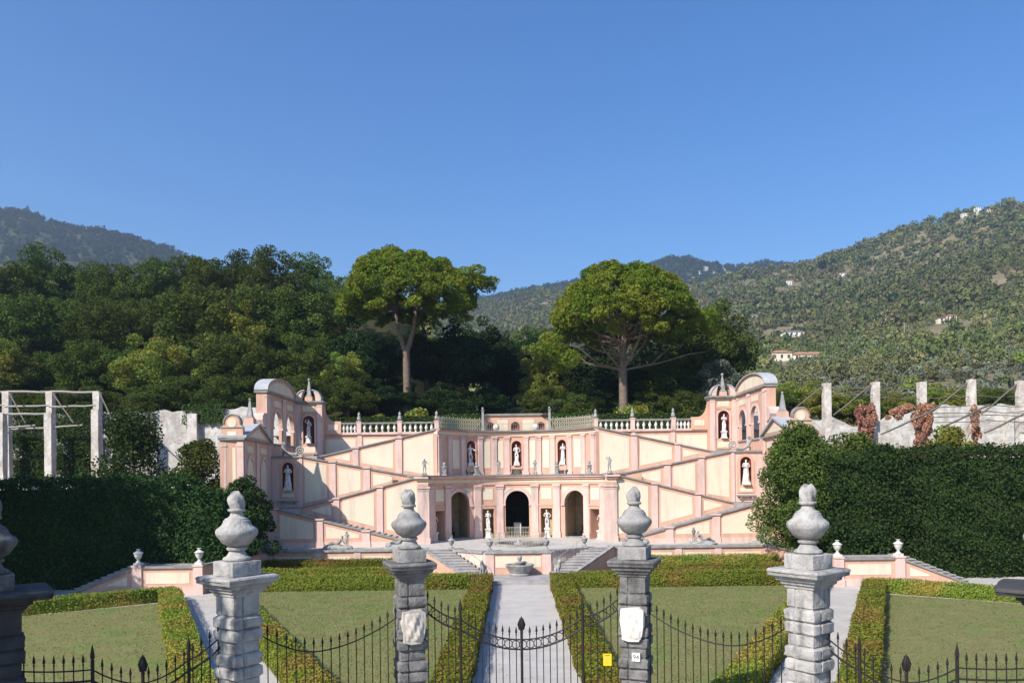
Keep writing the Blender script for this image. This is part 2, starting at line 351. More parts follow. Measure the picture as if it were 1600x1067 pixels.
def crown_mesh(name, rx, ry, rz, zc, nb, n, size, material, br=(0.22,0.36), aspect=1.0, flat=0.45, shape=None, inner=0.55, seed=0):
    rs = np.random.default_rng(seed+5); blobs = []
    for i in range(nb):
        d = rs.normal(size=3); d /= np.linalg.norm(d); q = 0.3 + 0.55*rs.random()**.7
        if d[2] < -0.55: d[2] *= 0.4
        k = shape(d[2]) if shape else 1.0
        blobs.append((d[0]*rx*q*k, d[1]*ry*q*k, zc + d[2]*rz*q, rs.uniform(*br)*min(rx, rz), 1, 1, 0.8))
    p, d, k = blob_points(blobs, n, inner)
    bt = rs.random(nb)
    v, t = leaves(p, d, size, aspect, flat, tint=np.clip(0.55*bt[k] + 0.45*RNG.random(n), 0, 1))
    return quadmesh(name, v, t, material), blobs
def trunk_mb(h, r, blobs, nlimb=7, seed=0, lean=(0,0), fork=0.35):
    rs = random.Random(seed); mb = MB()
    top = (lean[0]*h, lean[1]*h, h)
    mb.tube([(0,0,-0.5),(lean[0]*h*.25,lean[1]*h*.25,h*.3),(lean[0]*h*.6,lean[1]*h*.6,h*.65),top],[r*1.25,r*.95,r*.7,r*.3],8)
    for b in rs.sample(blobs, min(nlimb, len(blobs))):
        z = h*(fork + (0.9-fork)*rs.random()); q = z/h
        s = (lean[0]*z, lean[1]*z, z); e = np.array(b[:3]); m = (np.array(s)+e)/2 + np.array((0,0,-0.03*h))
        mb.tube([s, tuple(m), tuple(e)], [r*(0.62-0.35*q), r*0.26, r*0.08], 5)
    return mb
def make_tree(name, label, cat, group, seed, H, R, material, bark=DBARK, n=6000, size=0.42, crown=(0.35, 1.0), nb=26, aspect=1.0, shape=None, br=(0.24,0.40), r=None, inner=0.55, flat=0.45):
    root = thing(name, label, cat, group=group)
    zc = H*(crown[0]+crown[1])/2; rz = H*(crown[1]-crown[0])/2
    me, blobs = crown_mesh('crown', R, R, rz, zc, nb, n, size, material, br, aspect, flat, shape, inner, seed)
    obj_from(me, 'crown', root)
    build(trunk_mb(H*0.8, r or H*0.022, blobs, 9, seed), 'trunk', bark, root, True, local=True)
    return root
def hedge_leaves(boxes, density, size, aspect=1.0, bulge=0.06, flat=0.55, faces='all', wav=0.0):
    """leaf quads over the faces of oriented boxes: (cx,cy,cz,hx,hy,hz,rot)"""
    vs, ts = [], []; core = MB()
    for (cx,cy,cz,hx,hy,hz,ro) in boxes:
        c, s_ = cos(ro), sin(ro)
        for ax in (0,1,2):
            for sg in (-1,1):
                if ax == 2 and sg == -1: continue
                h = [hx,hy,hz]; o = [i for i in (0,1,2) if i != ax]; area = 4*h[o[0]]*h[o[1]]; n = int(area*density)
                p = (RNG.random((n,3))*2-1)*np.array(h); p[:,ax] = sg*h[ax]
                p += RNG.normal(size=(n,3))*bulge
                if wav:
                    p[:,ax] += sg*wav*(np.sin(p[:,o[0]]*1.7+cx)+np.sin(p[:,o[1]]*2.3+p[:,o[0]]*.9+cy))*0.5
                d = np.zeros((n,3)); d[:,ax] = sg
                P = np.stack([cx+p[:,0]*c-p[:,1]*s_, cy+p[:,0]*s_+p[:,1]*c, cz+p[:,2]], 1)
                Dd = np.stack([d[:,0]*c-d[:,1]*s_, d[:,0]*s_+d[:,1]*c, d[:,2]], 1)
                v, t = leaves(P, Dd, size, aspect, flat); vs.append(v); ts.append(t)
        k = 0.12*min(hx,hy)+0.02+wav*0.7; m = MB().box(-hx+k,hx-k,-hy+k,hy-k,-hz,hz-k)
        core.add([(cx+a*c-b*s_, cy+a*s_+b*c, cz+z) for a,b,z in m.v], m.f)
    return np.concatenate(vs), np.concatenate(ts), (core.v, core.f)
# ================================================================== LAND
def lerp_tab(x, tab):
    return float(np.interp(x, [a for a,_ in tab], [b for _,b in tab]))
RIDGE = [(-900,440),(-200,450),(300,470),(780,472),(850,458),(1000,444),(1130,432),(1250,414),(1350,386),(1450,352),(1530,329),(1600,316),(1750,300),(2400,300)]
GQ = [(0,0),(0.03,0.004),(0.126,0.045),(0.235,0.115),(0.45,0.30),(0.60,0.46),(0.78,0.69),(1,1),(1.25,0.9),(1.6,0.7),(2.5,0.4)]
rs_ = np.random.default_rng(3); NZ = [(rs_.uniform(0.4,1)*s, rs_.uniform(0,6.28), rs_.uniform(0,6.28), a) for s,a in ((0.006,5),(0.011,3.5),(0.02,2.2),(0.035,1.4),(0.07,0.7),(0.12,0.35))]
def fbm(x, y):
    z = 0
    for k,a,b,am in NZ: z += am*math.sin(k*(x*cos(a)+y*sin(a))+b)*math.cos(k*(y*cos(b)-x*sin(b))+a)
    return z
def smooth(a, b, x):
    t = min(1, max(0, (x-a)/(b-a))); return t*t*(3-2*t)
def ground_z(x, y):
    """height of the land"""
    if y < 88:
        side = smooth(23.5, 27, abs(x-AX)); base = 6.0*smooth(60.5, 66, y)
        up = 11.9*smooth(84, 88, y)
        return -0.4 + side*max(base, up)*1.0 if y < 84 or side > 0 else -0.4
    px = CX + F*x/y; rl = lerp_tab(px, RIDGE); v = -(rl-CY + ROLL*(px-CX))/F
    Dr = np.interp(px, [-200, 700, 1200, 1600], [1500, 1500, 1150, 1000]); zr = E + Dr*v
    q = (y-88)/(Dr-88); z = 12.0 + (zr-12)*lerp_tab(q, GQ)
    a = 1 - smooth(-0.16, -0.03, x/y)
    z += a*(0.36*min(70, max(0, y-90)) - 25*smooth(200, 500, y))
    c = 1 - smooth(0.02, 0.10, abs(x/y)); z += c*0.13*min(45, max(0, y-94))
    z += fbm(x, y)*smooth(110, 500, y)*(0.4+y/900)
    return z
mb = MB(); mb.add([(-2500,-350,-0.05),(2500,-350,-0.05),(2500,2600,-0.05),(-2500,2600,-0.05)], [(0,1,2,3)])
struct(mb, 'ground', SOIL)
def terrain():
    Ds = [60,61,62,63,64,65,66,68,72,78,82,83,84,85,86,87,88,88.01,90,94,98,104,112,122,135,150,170,190,215,240,270,300,330,365,400,440,480,520,560,600,650,700,750,800,850,900,950,1000,1060,1130,1220,1350,1500,1700,2000,2400]
    ts = [-1.5+3.0*i/300 for i in range(301)]; vs = []; fs = []
    for D in Ds:
        for t in ts: vs.append((t*D, D, ground_z(t*D, D) if D != 88 else ground_z(t*D, 87.999)))
    n = len(ts)
    for i in range(len(Ds)-1):
        for k in range(n-1): fs.append((i*n+k, i*n+k+1, (i+1)*n+k+1, (i+1)*n+k))
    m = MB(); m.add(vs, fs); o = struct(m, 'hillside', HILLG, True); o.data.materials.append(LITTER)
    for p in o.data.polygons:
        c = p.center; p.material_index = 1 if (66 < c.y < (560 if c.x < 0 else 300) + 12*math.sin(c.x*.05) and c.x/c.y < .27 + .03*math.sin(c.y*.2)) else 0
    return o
terrain()
def hit(px, py, d0=90.0, d1=1700.0):
    """where the line of sight through a pixel meets the land"""
    D = d0
    while D < d1:
        x, y, z = W(px, py, D)
        if ground_z(x, y) >= z: return (x, y, ground_z(x, y))
        D += 3.0
    return None
NCOL = 420
def mountain(name, ridge, D, run, material, amp, seed, fine=1.0):
    rs = np.random.default_rng(seed); vs = []; fs = []; xs = np.linspace(ridge[0][0], ridge[-1][0], NCOL); rows = 90
    ph = rs.uniform(0, 6.28, (8,2)); fr = rs.uniform(0.3, 1, 8)*np.array([4,7,11,18,27,40,60,85])
    for j in range(rows+1):
        q = j/rows; d = D - run*q
        for px in xs:
            x, y, z = W(px, lerp_tab(px, ridge), D); x = x*d/D*(0.985+0.03*math.sin(q*5)); g = (1-q)**0.85
            nz = sum(math.sin(fr[k]*px/200+ph[k,0]+q*fr[k]*1.1)*math.cos(q*fr[k]*1.7+ph[k,1])/fr[k]**0.8 for k in range(8))
            vs.append((x, d, z*g + amp*nz*(0.25 + 2.4*q*(1-q)) - 5*q))
    n = len(xs)
    for j in range(rows):
        for k in range(n-1): fs.append((j*n+k, j*n+k+1, (j+1)*n+k+1, (j+1)*n+k))
    back = len(vs)
    for px in xs:
        x, y, z = W(px, lerp_tab(px, ridge), D); vs.append((x*1.25, D*1.25, z*0.6))
    for k in range(n-1): fs.append((back+k+1, back+k, k, k+1))
    m = MB(); m.add(vs, fs); return struct(m, name, material, True), vs
LM, LMV = mountain('mountain', [(-500,300),(-100,325),(0,332),(30,333),(60,345),(100,356),(130,358),(180,364),(215,372),(255,388),(330,425),(450,470),(600,520)], 1450, 760, MOUNT, 18, 1)
FM, FMV = mountain('mountain', [(700,470),(760,468),(830,455),(900,440),(985,425),(1040,408),(1068,404),(1100,411),(1130,417),(1160,420),(1200,413),(1225,412),(1250,418),(1330,440),(1500,470)], 2000, 800, MOUNT, 26, 2)
CLIFFS = [(1102,421,4.5,7),(1113,426,3,5),(1130,420,3.5,6),(1149,417,3.5,4),(1093,427,2.5,4),(1139,427,4,2.5),(1122,429,2.5,3),(1222,416,4,2.2)]
def in_cliff(px, py, k=1.0):
    return any(((px-a)/(c*k))**2 + ((py-b)/(d*k))**2 < 1 + .5*math.sin(px*1.9+py) + .3*math.sin(px*3.7-py*2.1) for a,b,c,d in CLIFFS)
def topix(x, y, z):
    u = F*x/y; v = F*(E-z)/y; return CX+u+ROLL*v, CY+v-ROLL*u
FM.data.materials.append(ROCK)
for p in FM.data.polygons:
    if p.center.y < 1995 and in_cliff(*topix(*p.center)): p.material_index = 1
# ------------------------------------------------------------------ lawns, paths, terrace paving
def sheet(name, poly, z, material):
    m = MB(); m.add([(x, y, z) for x, y in poly], [tuple(range(len(poly)))]); return struct(m, name, material)
sheet('forecourt', [(-40,14),(40,14),(40,58.5),(-40,58.5)], 0.0, GRAVEL)
sheet('road', [(-120,-14),(120,-14),(120,14),(-120,14)], -0.02, ASPH)
m = MB(); m.box(-120,120,13.7,14,-0.05,0.12); struct(m, 'kerb', STONE)
DL = lambda y: -9.2 - (y-30.7)*(11.8/24.3)            # right edge of the left diagonal path
DL2 = lambda y: -12.0 - (y-30.7)*(11.5/24.3)          # its left edge
PL, PR = -1.75, 2.35                                  # edges of the middle path
MIRX = lambda x: 2*0.3 - x
lawnL = [(PL-0.2,22.5),(PL-0.2,58.3),(DL(58.3),58.3),(DL(24),24)]
sheet('lawn', lawnL, 0.012, LAWN)
sheet('lawn', [(MIRX(x), y) for x, y in lawnL][::-1], 0.012, LAWN)
lawnO = [(DL2(51.6),51.6),(DL2(20),20),(-45,20),(-45,34),(-33,43.6)]
sheet('lawn', lawnO, 0.012, LAWN); sheet('lawn', [(MIRX(x), y) for x, y in lawnO][::-1], 0.012, LAWN)
# grass blades on the lawns
def grass(name, poly, n, ymax):
    xs = [p[0] for p in poly]; ys = [p[1] for p in poly]
    x = RNG.uniform(min(xs), max(xs), n); y = RNG.uniform(26, ymax, n)
    inside = np.zeros(n, bool); j = len(poly)-1
    for i in range(len(poly)):
        xi, yi = poly[i]; xj, yj = poly[j]
        c = ((yi > y) != (yj > y)) & (x < (xj-xi)*(y-yi)/(yj-yi+1e-12)+xi); inside ^= c; j = i
    x, y = x[inside], y[inside]; k = len(x); h = RNG.uniform(0.015, 0.05, k); a = RNG.uniform(0, pi, k); wd = RNG.uniform(0.012, 0.035, k)
    lx, ly = RNG.normal(0, 0.03, k), RNG.normal(0, 0.03, k)
    b = np.stack([x, y, np.full(k, 0.012)], 1); d = np.stack([np.cos(a)*wd, np.sin(a)*wd, 0*a], 1); tp = np.stack([lx, ly, h], 1)
    v = np.stack([b-d, b+d, b+d*0.3+tp, b-d*0.3+tp], 1).reshape(-1,3)
    return tag(obj_from(quadmesh(name, v, RNG.random(k), GRASSM), name), kind='stuff', label='short dry grass of the garden lawns', cat='grass')
grass('grass', lawnL, 60000, 56); grass('grass', [(MIRX(x), y) for x, y in lawnL], 60000, 56)
grass('grass', lawnO, 50000, 52); grass('grass', [(MIRX(x), y) for x, y in lawnO], 50000, 52)
# ================================================================== TERRACE
ZT = 2.0; Z1 = 5.2; ZG = 7.9; Z3 = 9.85; ZU = 12.1
half = [(2.5,61.7),(5.5,64.2),(7.4,64.2),(7.4,64.5),(20.5,64.5),(22.4,62.2),(22.4,80),(0,80)]
poly = [(AX+x, y) for x, y in half] + [(AX-x, y) for x, y in half[::-1]]
m = MB(); n = len(poly)
m.add([(x,y,ZT) for x,y in poly], [tuple(range(n))]); m.add([(x,y,0) for x,y in poly]+[(x,y,ZT-0.001) for x,y in poly], [(i,(i+1)%n,n+(i+1)%n,n+i) for i in range(n)])
struct(m, 'terrace', TERR)
m = MB(); m.box(AX-4.4, AX+4.4, 57.6, 62, 0, 0.24); m.box(AX-4.7, AX+4.7, 57.2, 62, 0, 0.12); struct(m, 'landing', STEP)
# front retaining walls of the terrace
def lowwall(label, name, segs, piers, panels, top=lambda s: 0, group=None):
    pass
def terrace_front(sx, label):
    r = thing('retaining_wall', label, 'wall', (AX+sx*14, 64.5, 0), group='terrace front walls')
    M = frontal(64.5, sx)
    build(MB().strip(M, [7.4, 20.6], 0, 1.86, -0.1, 0.06), 'wall', SALM, r)
    build(MB().strip(M, [7.3, 20.7], 1.86, 2.02, -1.2, 0.2), 'coping', STONE, r)
    xs = [7.6, 9.7, 13.0, 16.2, 20.2]
    for x in xs: build(MB().strip(M, [x-0.26, x+0.26], 0, 1.86, 0.06, 0.13), 'pier', PINK, r)
    for a, b in zip(xs, xs[1:]): build(MB().strip(M, [a+0.55, b-0.55], 0.55, 1.5, 0.06, 0.085), 'panel', CREAM, r)
terrace_front(-1, 'low pink and cream wall at the foot of the left ramps, behind the box hedges')
terrace_front(1, 'low pink and cream wall at the foot of the right ramps, behind the box hedges')
# bastion and fountain
r = thing('bastion', 'pink and cream wall bay bulging from the terrace behind the stone fountain tub', 'wall', (AX,61.7,0))
M = frontal(61.7)
build(MB().strip(M, [-2.5,2.5], 0.2, 1.84, 0.0, 0.05), 'wall', SALM, r)
build(MB().strip(M, [-1.75,1.75], 0.75, 1.6, 0.05, 0.075), 'panel', CREAM, r)
for s in (-1,1):
    build(MB().strip(M, [s*2.2-0.33,s*2.2+0.33], 0.2, 1.84, 0.05, 0.12), 'pier', PINK, r)
    pa, pb = (AX+s*2.5,61.7), (AX+s*5.5,64.2); L = math.dist(pa,pb); dx,dy = (pb[0]-pa[0])/L,(pb[1]-pa[1])/L; nx,ny = (dy,-dx) if s>0 else (-dy,dx)
    Mo = lambda q,t: (pa[0]+dx*q+nx*t, pa[1]+dy*q+ny*t)
    build(MB().strip(Mo,[0,L],0.2,1.84,0.0,0.05),'side_wall',PINK,r)
    build(MB().prism([(0.3,0.8),(1.6,1.2),(1.6,1.6),(0.3,1.6)],Mo,0.05,0.075),'panel',CREAM,r)
    build(MB().strip(Mo,[0.22,L-0.02],1.84,2.02,-0.5,0.16),'coping',STONE,r)
build(MB().strip(M, [-2.62,2.62], 1.84, 2.02, -0.6, 0.2), 'coping', STONE, r)
r = thing('fountain', 'round carved stone fountain tub with a bust on its rim, end of the gravel path', 'fountain', (AX+0.1,60.7,0.24))
build(MB().lathe([(0.75,0),(0.8,0.1),(0.72,0.2),(0.9,0.45),(1.05,0.7),(1.12,0.8),(1.08,0.88),(0.95,0.86),(0.85,0.6),(0.1,0.55)],n=20,sy=0.8), 'tub', STONE, r, True, local=True)
build(MB().lathe([(0.92,0.0),(0.92,0.02)],(0,0,0.74),n=20,sy=0.8), 'water', WATER, r, local=True)
build(MB().lathe([(0.16,0.7),(0.3,0.86),(0.34,0.98),(0.14,1.08),(0.12,1.14),(0.18,1.22),(0.2,1.34),(0.16,1.46),(0.05,1.5)],(0,0.35,0),n=12), 'bust', GSTAT, r, True, local=True)
# stairs from the landing up to the terrace
def garden_stair(sx, label):
    r = thing('garden_stair', label, 'stairs', (AX+sx*4.5,61,0.24), group='stairs flanking the fountain')
    n = 10; rise = (ZT-0.24)/n
    for k in range(n):
        y = 60.6 + 0.36*k; a = 2.35+0.31*k + 0.1; b = 4.15+0.33*k
        m = MB(); x0,x1 = sorted((AX+sx*a, AX+sx*b)); zt = 0.24+rise*(k+1)
        m.box(x0,x1,y,64.25,zt-rise,zt-0.05); xx0 = x0-0.02; m.box(xx0,x1+0.02,y-0.04,64.25,zt-0.05,zt)
        build(m,'step',STEP,r)
    pa,pb = (AX+sx*4.25,60.2),(AX+sx*7.55,64.3); L = math.dist(pa,pb); dx,dy=(pb[0]-pa[0])/L,(pb[1]-pa[1])/L
    Mo = lambda q,t: (pa[0]+dx*q+dy*t*sx, pa[1]+dy*q-dx*t*sx)
    zt = lambda q: 0.5+1.5*q/L
    build(MB().strip(Mo,[0,L],0.0,zt,-0.0,0.25),'cheek_wall',SALM,r)
    build(MB().strip(Mo,[-0.08,L],lambda q:zt(q),lambda q:zt(q)+0.12,-0.06,0.31),'coping',STONE,r)
    m = MB(); hp=[]
    for q in (0.1,1.6,3.1,4.1):
        x,y = AX+sx*(2.5+2.9*q/4.1), 60.9+3.2*q/4.1; z=0.24+1.76*q/4.1
        m.tube([(x,y,z),(x,y,z+0.9)],0.015,5); hp.append((x,y,z+0.9))
    m.tube(hp,0.018,5); build(m,'handrail',RIRON,r)
garden_stair(-1,'worn stone steps rising left of the fountain tub, side in shadow')
garden_stair(1,'sunlit worn stone steps rising right of the fountain tub')
# pool on the terrace
r = thing('pool', 'low round pool with thin iron railing on the terrace before the dark arch', 'pool', (AX+0.1,67.3,ZT))
build(MB().lathe([(2.0,0.0),(2.1,0.0),(2.12,0.2),(1.85,0.2),(1.85,0.05)],n=32),'rim',STONE,r,True,local=True)
build(MB().lathe([(1.85,0.05),(1.85,0.08)],n=32),'water',WATER,r,local=True)
build(MB().lathe([(0.5,0.02),(0.42,0.16),(0.2,0.26),(0.12,0.42),(0.03,0.44)],n=9),'rock',GSTAT,r,local=True)
m = MB()
for k in range(72):
    a = 2*pi*k/72; x,y = 2.35*cos(a),2.35*sin(a)
    m.tube([(x,y,0),(x,y,1.0 if k%9 else 1.12)],0.013 if k%9 else 0.02,4)
for z in (0.12,0.9): m.tube([(2.35*cos(2*pi*k/36),2.35*sin(2*pi*k/36),z) for k in range(37)],0.012,4)
build(m,'railing',RIRON,r,local=True)
# ================================================================== CENTRAL FACADE
R1, YC1 = 8.84, 66.86; R2, YC2 = 7.92, 71.88
def cyl(R, yc): return lambda s, t: (AX+(R-t)*sin(s/R), yc+(R-t)*cos(s/R))
M1 = cyl(R1,YC1); M2 = cyl(R2,YC2)
A1 = lambda d: radians(d)*R1; A2 = lambda d: radians(d)*R2
r = thing('garden_facade', 'two storey concave facade with arches and statue niches between the ramps', 'building', (AX,75.7,ZT))
ws = A1(7.3)
doors1 = []
m = MB()
AR = [(0,ws,ZT,5.28),(A1(37.6),ws,ZT,5.3),(-A1(37.6),ws,ZT,5.3)]
# wall by bays; square headed openings handled as gaps with lintels
def rectbay(m,M,s0,s1,oc,hw,z0,top,z1,t0,t1):
    m.strip(M,rng(s0,oc-hw),z0,z1,t0,t1); m.strip(M,rng(oc+hw,s1),z0,z1,t0,t1); m.strip(M,rng(oc-hw,oc+hw),top,z1,t0,t1)
archwall(m,M1,-A1(10.95),A1(10.95),ZT,7.0,[AR[0]],-0.45,0)
for s in (-1,1):
    a,b = sorted((s*A1(10.95),s*A1(25))); rectbay(m,M1,a,b,s*A1(18.2),A1(3.7),ZT,4.75,7.0,-0.45,0)
    a,b = sorted((s*A1(25),s*A1(46.3))); archwall(m,M1,a,b,ZT,7.0,[(s*A1(37.6),ws,ZT,5.3)],-0.45,0)
    a,b = sorted((s*A1(46.3),s*A1(70))); rectbay(m,M1,a,b,s*A1(53.0),A1(4.0),ZT,4.75,7.0,-0.45,0)
build(m,'lower_wall',SALM,r)
for d in (0,10.95,25,46.3):
    for s in ((-1,1) if d else ()):
        c = s*A1(d); hw = A1(2.2); mm = MB()
        mm.strip(M1,rng(c-hw,c+hw),ZT+0.5,6.75,0,0.14); mm.strip(M1,rng(c-hw*1.22,c+hw*1.22),ZT,ZT+0.5,0,0.2)
        mm.strip(M1,rng(c-hw*1.12,c+hw*1.12),6.62,6.72,0.0,0.18); mm.strip(M1,rng(c-hw*1.2,c+hw*1.2),6.8,7.0,0,0.22)
        build(mm,'pilaster',PINK,r)
for s in (-1,1):
    mm = MB(); a,b = s*A1(58.3),s*A1(69.5)
    mm.strip(M1,rng(a,b),ZT+0.5,6.75,0,0.14); mm.strip(M1,rng(a-s*.06,b),ZT,ZT+0.5,0,0.2); mm.strip(M1,rng(a-s*.06,b),6.8,7.0,0,0.22); mm.strip(M1,rng(a-s*.03,b),6.62,6.72,0,0.18)
    Mf = frontal(69.62,s)
    mm.strip(Mf,[7.7,8.72],ZT+0.5,6.75,-0.5,0.1); mm.strip(Mf,[7.62,8.78],ZT,ZT+0.5,-0.5,0.16); mm.strip(Mf,[7.62,8.78],6.8,7.0,-0.5,0.18); mm.strip(Mf,[7.66,8.75],6.62,6.72,-0.5,0.14)
    build(mm,'end_pilaster',PINK,r)
    for z0,z1,t,mt,nm in ((7.0,7.25,0.1,SALM,'architrave'),(7.25,7.5,0.06,CREAM,'frieze'),(7.5,7.68,0.22,SALM,'cornice'),(7.68,7.84,0.36,PINK,'cornice')):
        build(MB().strip(Mf,[7.75,8.6+t],z0,z1,-0.5,t+0.1),nm,mt,r)
for c in (0,A1(37.6),-A1(37.6)):
    build(MB().arch(M1,c,ws,5.3,ws+0.28,-0.02,0.09,zfoot=5.0),'archivolt',PINK,r)
    for q in (-1,1):
        build(MB().strip(M1,rng(c+q*(ws+0.2)-0.2,c+q*(ws+0.2)+0.2),5.0,5.18,0,0.13),'impost',PINK,r)
        poly = [(c+q*(ws+0.33)*cos(a),5.3+(ws+0.33)*sin(a)) for a in np.linspace(0.35,1.25,7)]
        poly += [(c+q*0.45,6.72),(c+q*(ws+0.33)*cos(0.35),6.72)]
        build(MB().prism(poly,M1,0,0.025),'spandrel_panel',CREAM,r)
for s in (-1,1):
    for d,hw in ((18.2,3.3),(53.0,3.6)):
        c = s*A1(d); h = A1(hw); build(MB().strip(M1,rng(c-h,c+h,0.2),5.6,6.65,0,0.03),'panel',CREAM,r)
        fr = MB(); hw2=A1(4.0 if d>50 else 3.7)
        fr.strip(M1,rng(c-hw2-0.16,c+hw2+0.16,.2),4.75,4.95,0,0.08)
        for q in (-1,1): fr.strip(M1,rng(c+q*(hw2+.08)-.08,c+q*(hw2+.08)+.08,.2),ZT,4.75,0,0.07)
        build(fr,'door_surround',SALM,r)
        build(MB().strip(M1,rng(c-h-0.25,c+h+0.25,.2),5.0,5.16,0,0.1),'string_course',SALM,r)
SP = rng(-A1(70.5),A1(70.5),0.35)
for z0,z1,t,mt,nm in ((7.0,7.25,0.1,SALM,'architrave'),(7.25,7.5,0.06,CREAM,'frieze'),(7.5,7.68,0.22,SALM,'cornice'),(7.68,7.84,0.36,PINK,'cornice')):
    build(MB().strip(M1,SP,z0,z1,-0.45,t),nm,mt,r)
# gallery floor / roof of the lower storey
m = MB(); m.strip(M1,SP,7.84,7.95,-1.5,0.46)
vs=[]; 
for a in SP: vs += [(*M1(a,-1.4),7.945),(M1(a,-1.4)[0],80.5,7.945),(M1(a,-1.4)[0],80.5,7.6),(*M1(a,-1.4),7.6)]
fs=[(i*4+k,i*4+(k+1)%4,i*4+4+(k+1)%4,i*4+4+k) for i in range(len(SP)-1) for k in (0,2)]
m.add(vs,fs)
for s in (-1,1):
    x0,x1 = sorted((AX+s*7.6,AX+s*9.1)); m.box(x0,x1,70.1,75,7.62,7.90)
build(m,'gallery_floor',COPE,r)
# rooms behind the arches
for s in (-1,1):
    m = MB(); m.strip(M1,rng(s*A1(27),s*A1(68)),ZT,7.6,-3.4,-3.2)
    for d in (27.5,47.5): m.strip(M1,[s*A1(d)-.12,s*A1(d)+.12],ZT,7.6,-3.3,-0.45)
    build(m,'grotto_wall',OCHRE,r)
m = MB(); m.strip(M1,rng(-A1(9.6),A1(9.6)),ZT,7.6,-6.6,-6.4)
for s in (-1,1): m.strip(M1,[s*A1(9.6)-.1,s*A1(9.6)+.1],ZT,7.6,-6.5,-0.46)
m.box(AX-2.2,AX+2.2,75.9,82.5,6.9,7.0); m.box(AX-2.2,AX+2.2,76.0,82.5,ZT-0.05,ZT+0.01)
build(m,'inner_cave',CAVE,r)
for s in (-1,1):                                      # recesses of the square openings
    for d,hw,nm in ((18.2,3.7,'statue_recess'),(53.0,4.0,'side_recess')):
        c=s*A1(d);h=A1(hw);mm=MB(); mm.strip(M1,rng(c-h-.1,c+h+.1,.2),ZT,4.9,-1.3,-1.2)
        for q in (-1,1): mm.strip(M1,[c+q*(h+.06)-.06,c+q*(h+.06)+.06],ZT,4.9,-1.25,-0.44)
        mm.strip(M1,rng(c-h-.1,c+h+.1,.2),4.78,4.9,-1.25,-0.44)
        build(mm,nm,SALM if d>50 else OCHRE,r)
    c = s*A1(37.6); build(MB().strip(M1,rng(c-.9,c+.9),ZT+.42,ZT+.5,-3.0,-2.5).strip(M1,rng(c-.9,c+.9),ZT+.5,ZT+1.0,-3.05,-2.98).strip(M1,[c-.85,c-.75],ZT,ZT+.42,-2.95,-2.55).strip(M1,[c+.75,c+.85],ZT,ZT+.42,-2.95,-2.55),'bench',CAVE,r)
    build(MB().strip(M1,rng(c-1.2,c+1.2),ZT,ZT+.12,-0.6,0.35),'threshold',STONE,r)
g = MB()
for k in range(15): x=-1.05+k*0.15; g.tube([(*M1(x,0.05),ZT),(*M1(x,0.05),ZT+1.02)],0.016,5)
for z in (.15,.92): g.tube([(*M1(x,0.05),ZT+z) for x in (-1.1,-.5,0,.5,1.1)],0.018,5)
build(g,'grille',RIRON,r)
build(MB().box(AX-.35,AX+.35,77.2,77.8,ZT+0.01,ZT+1.3),'altar',STATUE,r)
# upper storey
m = MB()
wn = 0.5
archwall(m,M2,-A2(70),A2(70),7.9,11.73,[(0,wn,8.86,10.83),(A2(34.6),wn,8.86,10.83),(-A2(34.6),wn,8.86,10.83)],-0.3,0)
build(m,'upper_wall',SALM,r)
for c in (0,A2(34.6),-A2(34.6)):
    build(MB().niche(M2,c,wn,8.86,10.83),'niche',RED,r,True)
    build(MB().arch(M2,c,wn,10.83,wn+0.17,-0.02,0.06,zfoot=8.86),'niche_frame',SALM,r)
for d in (6.9,16.3,27.1,41.5,54.9,66.3):
    for s in (-1,1):
        c = s*A2(d); hw = A2(1.8)*(1.5 if d>60 else 1); mm = MB()
        mm.strip(M2,rng(c-hw,c+hw,.2),8.2,11.55,0,0.12); mm.strip(M2,rng(c-hw*1.2,c+hw*1.2,.2),7.94,8.2,0,0.17)
        mm.strip(M2,rng(c-hw*1.25,c+hw*1.25,.2),11.58,11.73,0,0.18); mm.strip(M2,rng(c-hw*1.12,c+hw*1.12,.2),11.38,11.46,0,0.15)
        build(mm,'pilaster',PINK,r)
for d0,d1 in ((8.6,14.6),(18.2,25.3),(43.4,53.0),(56.9,63.3)):
    for s in (-1,1):
        if d0 > 56: continue
        a,b = sorted((s*A2(d0),s*A2(d1))); e=(b-a)*0.16
        build(MB().strip(M2,rng(a+e,b-e,.2),8.6,11.35,0,0.03),'panel',CREAM,r)
SP2 = rng(-A2(70),A2(70),0.35)
for z0,z1,t,mt,nm in ((11.73,11.88,0.08,SALM,'architrave'),(11.88,12.1,0.05,CREAM,'frieze'),(12.1,12.24,0.2,SALM,'cornice'),(12.24,12.36,0.34,COPE,'coping')):
    build(MB().strip(M2,SP2,z0,z1,-0.5,t),nm,mt,r)
for s in (-1,1):
    c = s*A2(34.6); mm=MB(); mm.strip(M2,rng(c-.75,c+.75,.2),8.3,8.4,0,0.4)
    for q in (-.5,.5): mm.strip(M2,[c+q-.08,c+q+.08],7.95,8.3,0.05,0.35)
    build(mm,'shelf',STONE,r); build(MB().strip(M2,rng(c-.5,c+.5,.2),8.4,8.84,0.0,0.06),'sill_block',SALM,r)
build(MB().strip(M2,rng(-.5,.5,.2),7.96,8.5,0.0,0.02),'vent',CAVE,r)
mm = MB()
for k in range(-5,6):
    for q in (-1,1):
        x0=k*.2; x1=k*.2+q*.5
        a=(max(-.5,min(.5,x0)),7.97); b=(max(-.5,min(.5,x1)),8.5)
        if abs(x0)<=.5 and abs(x1)<=.5: mm.tube([(*M2(a[0],.05),a[1]),(*M2(b[0],.05),b[1])],0.014,4)
build(mm,'lattice',RIRON,r); build(MB().strip(M2,rng(-.6,.6,.2),8.5,8.66,0,.1),'sill_block',SALM,r)
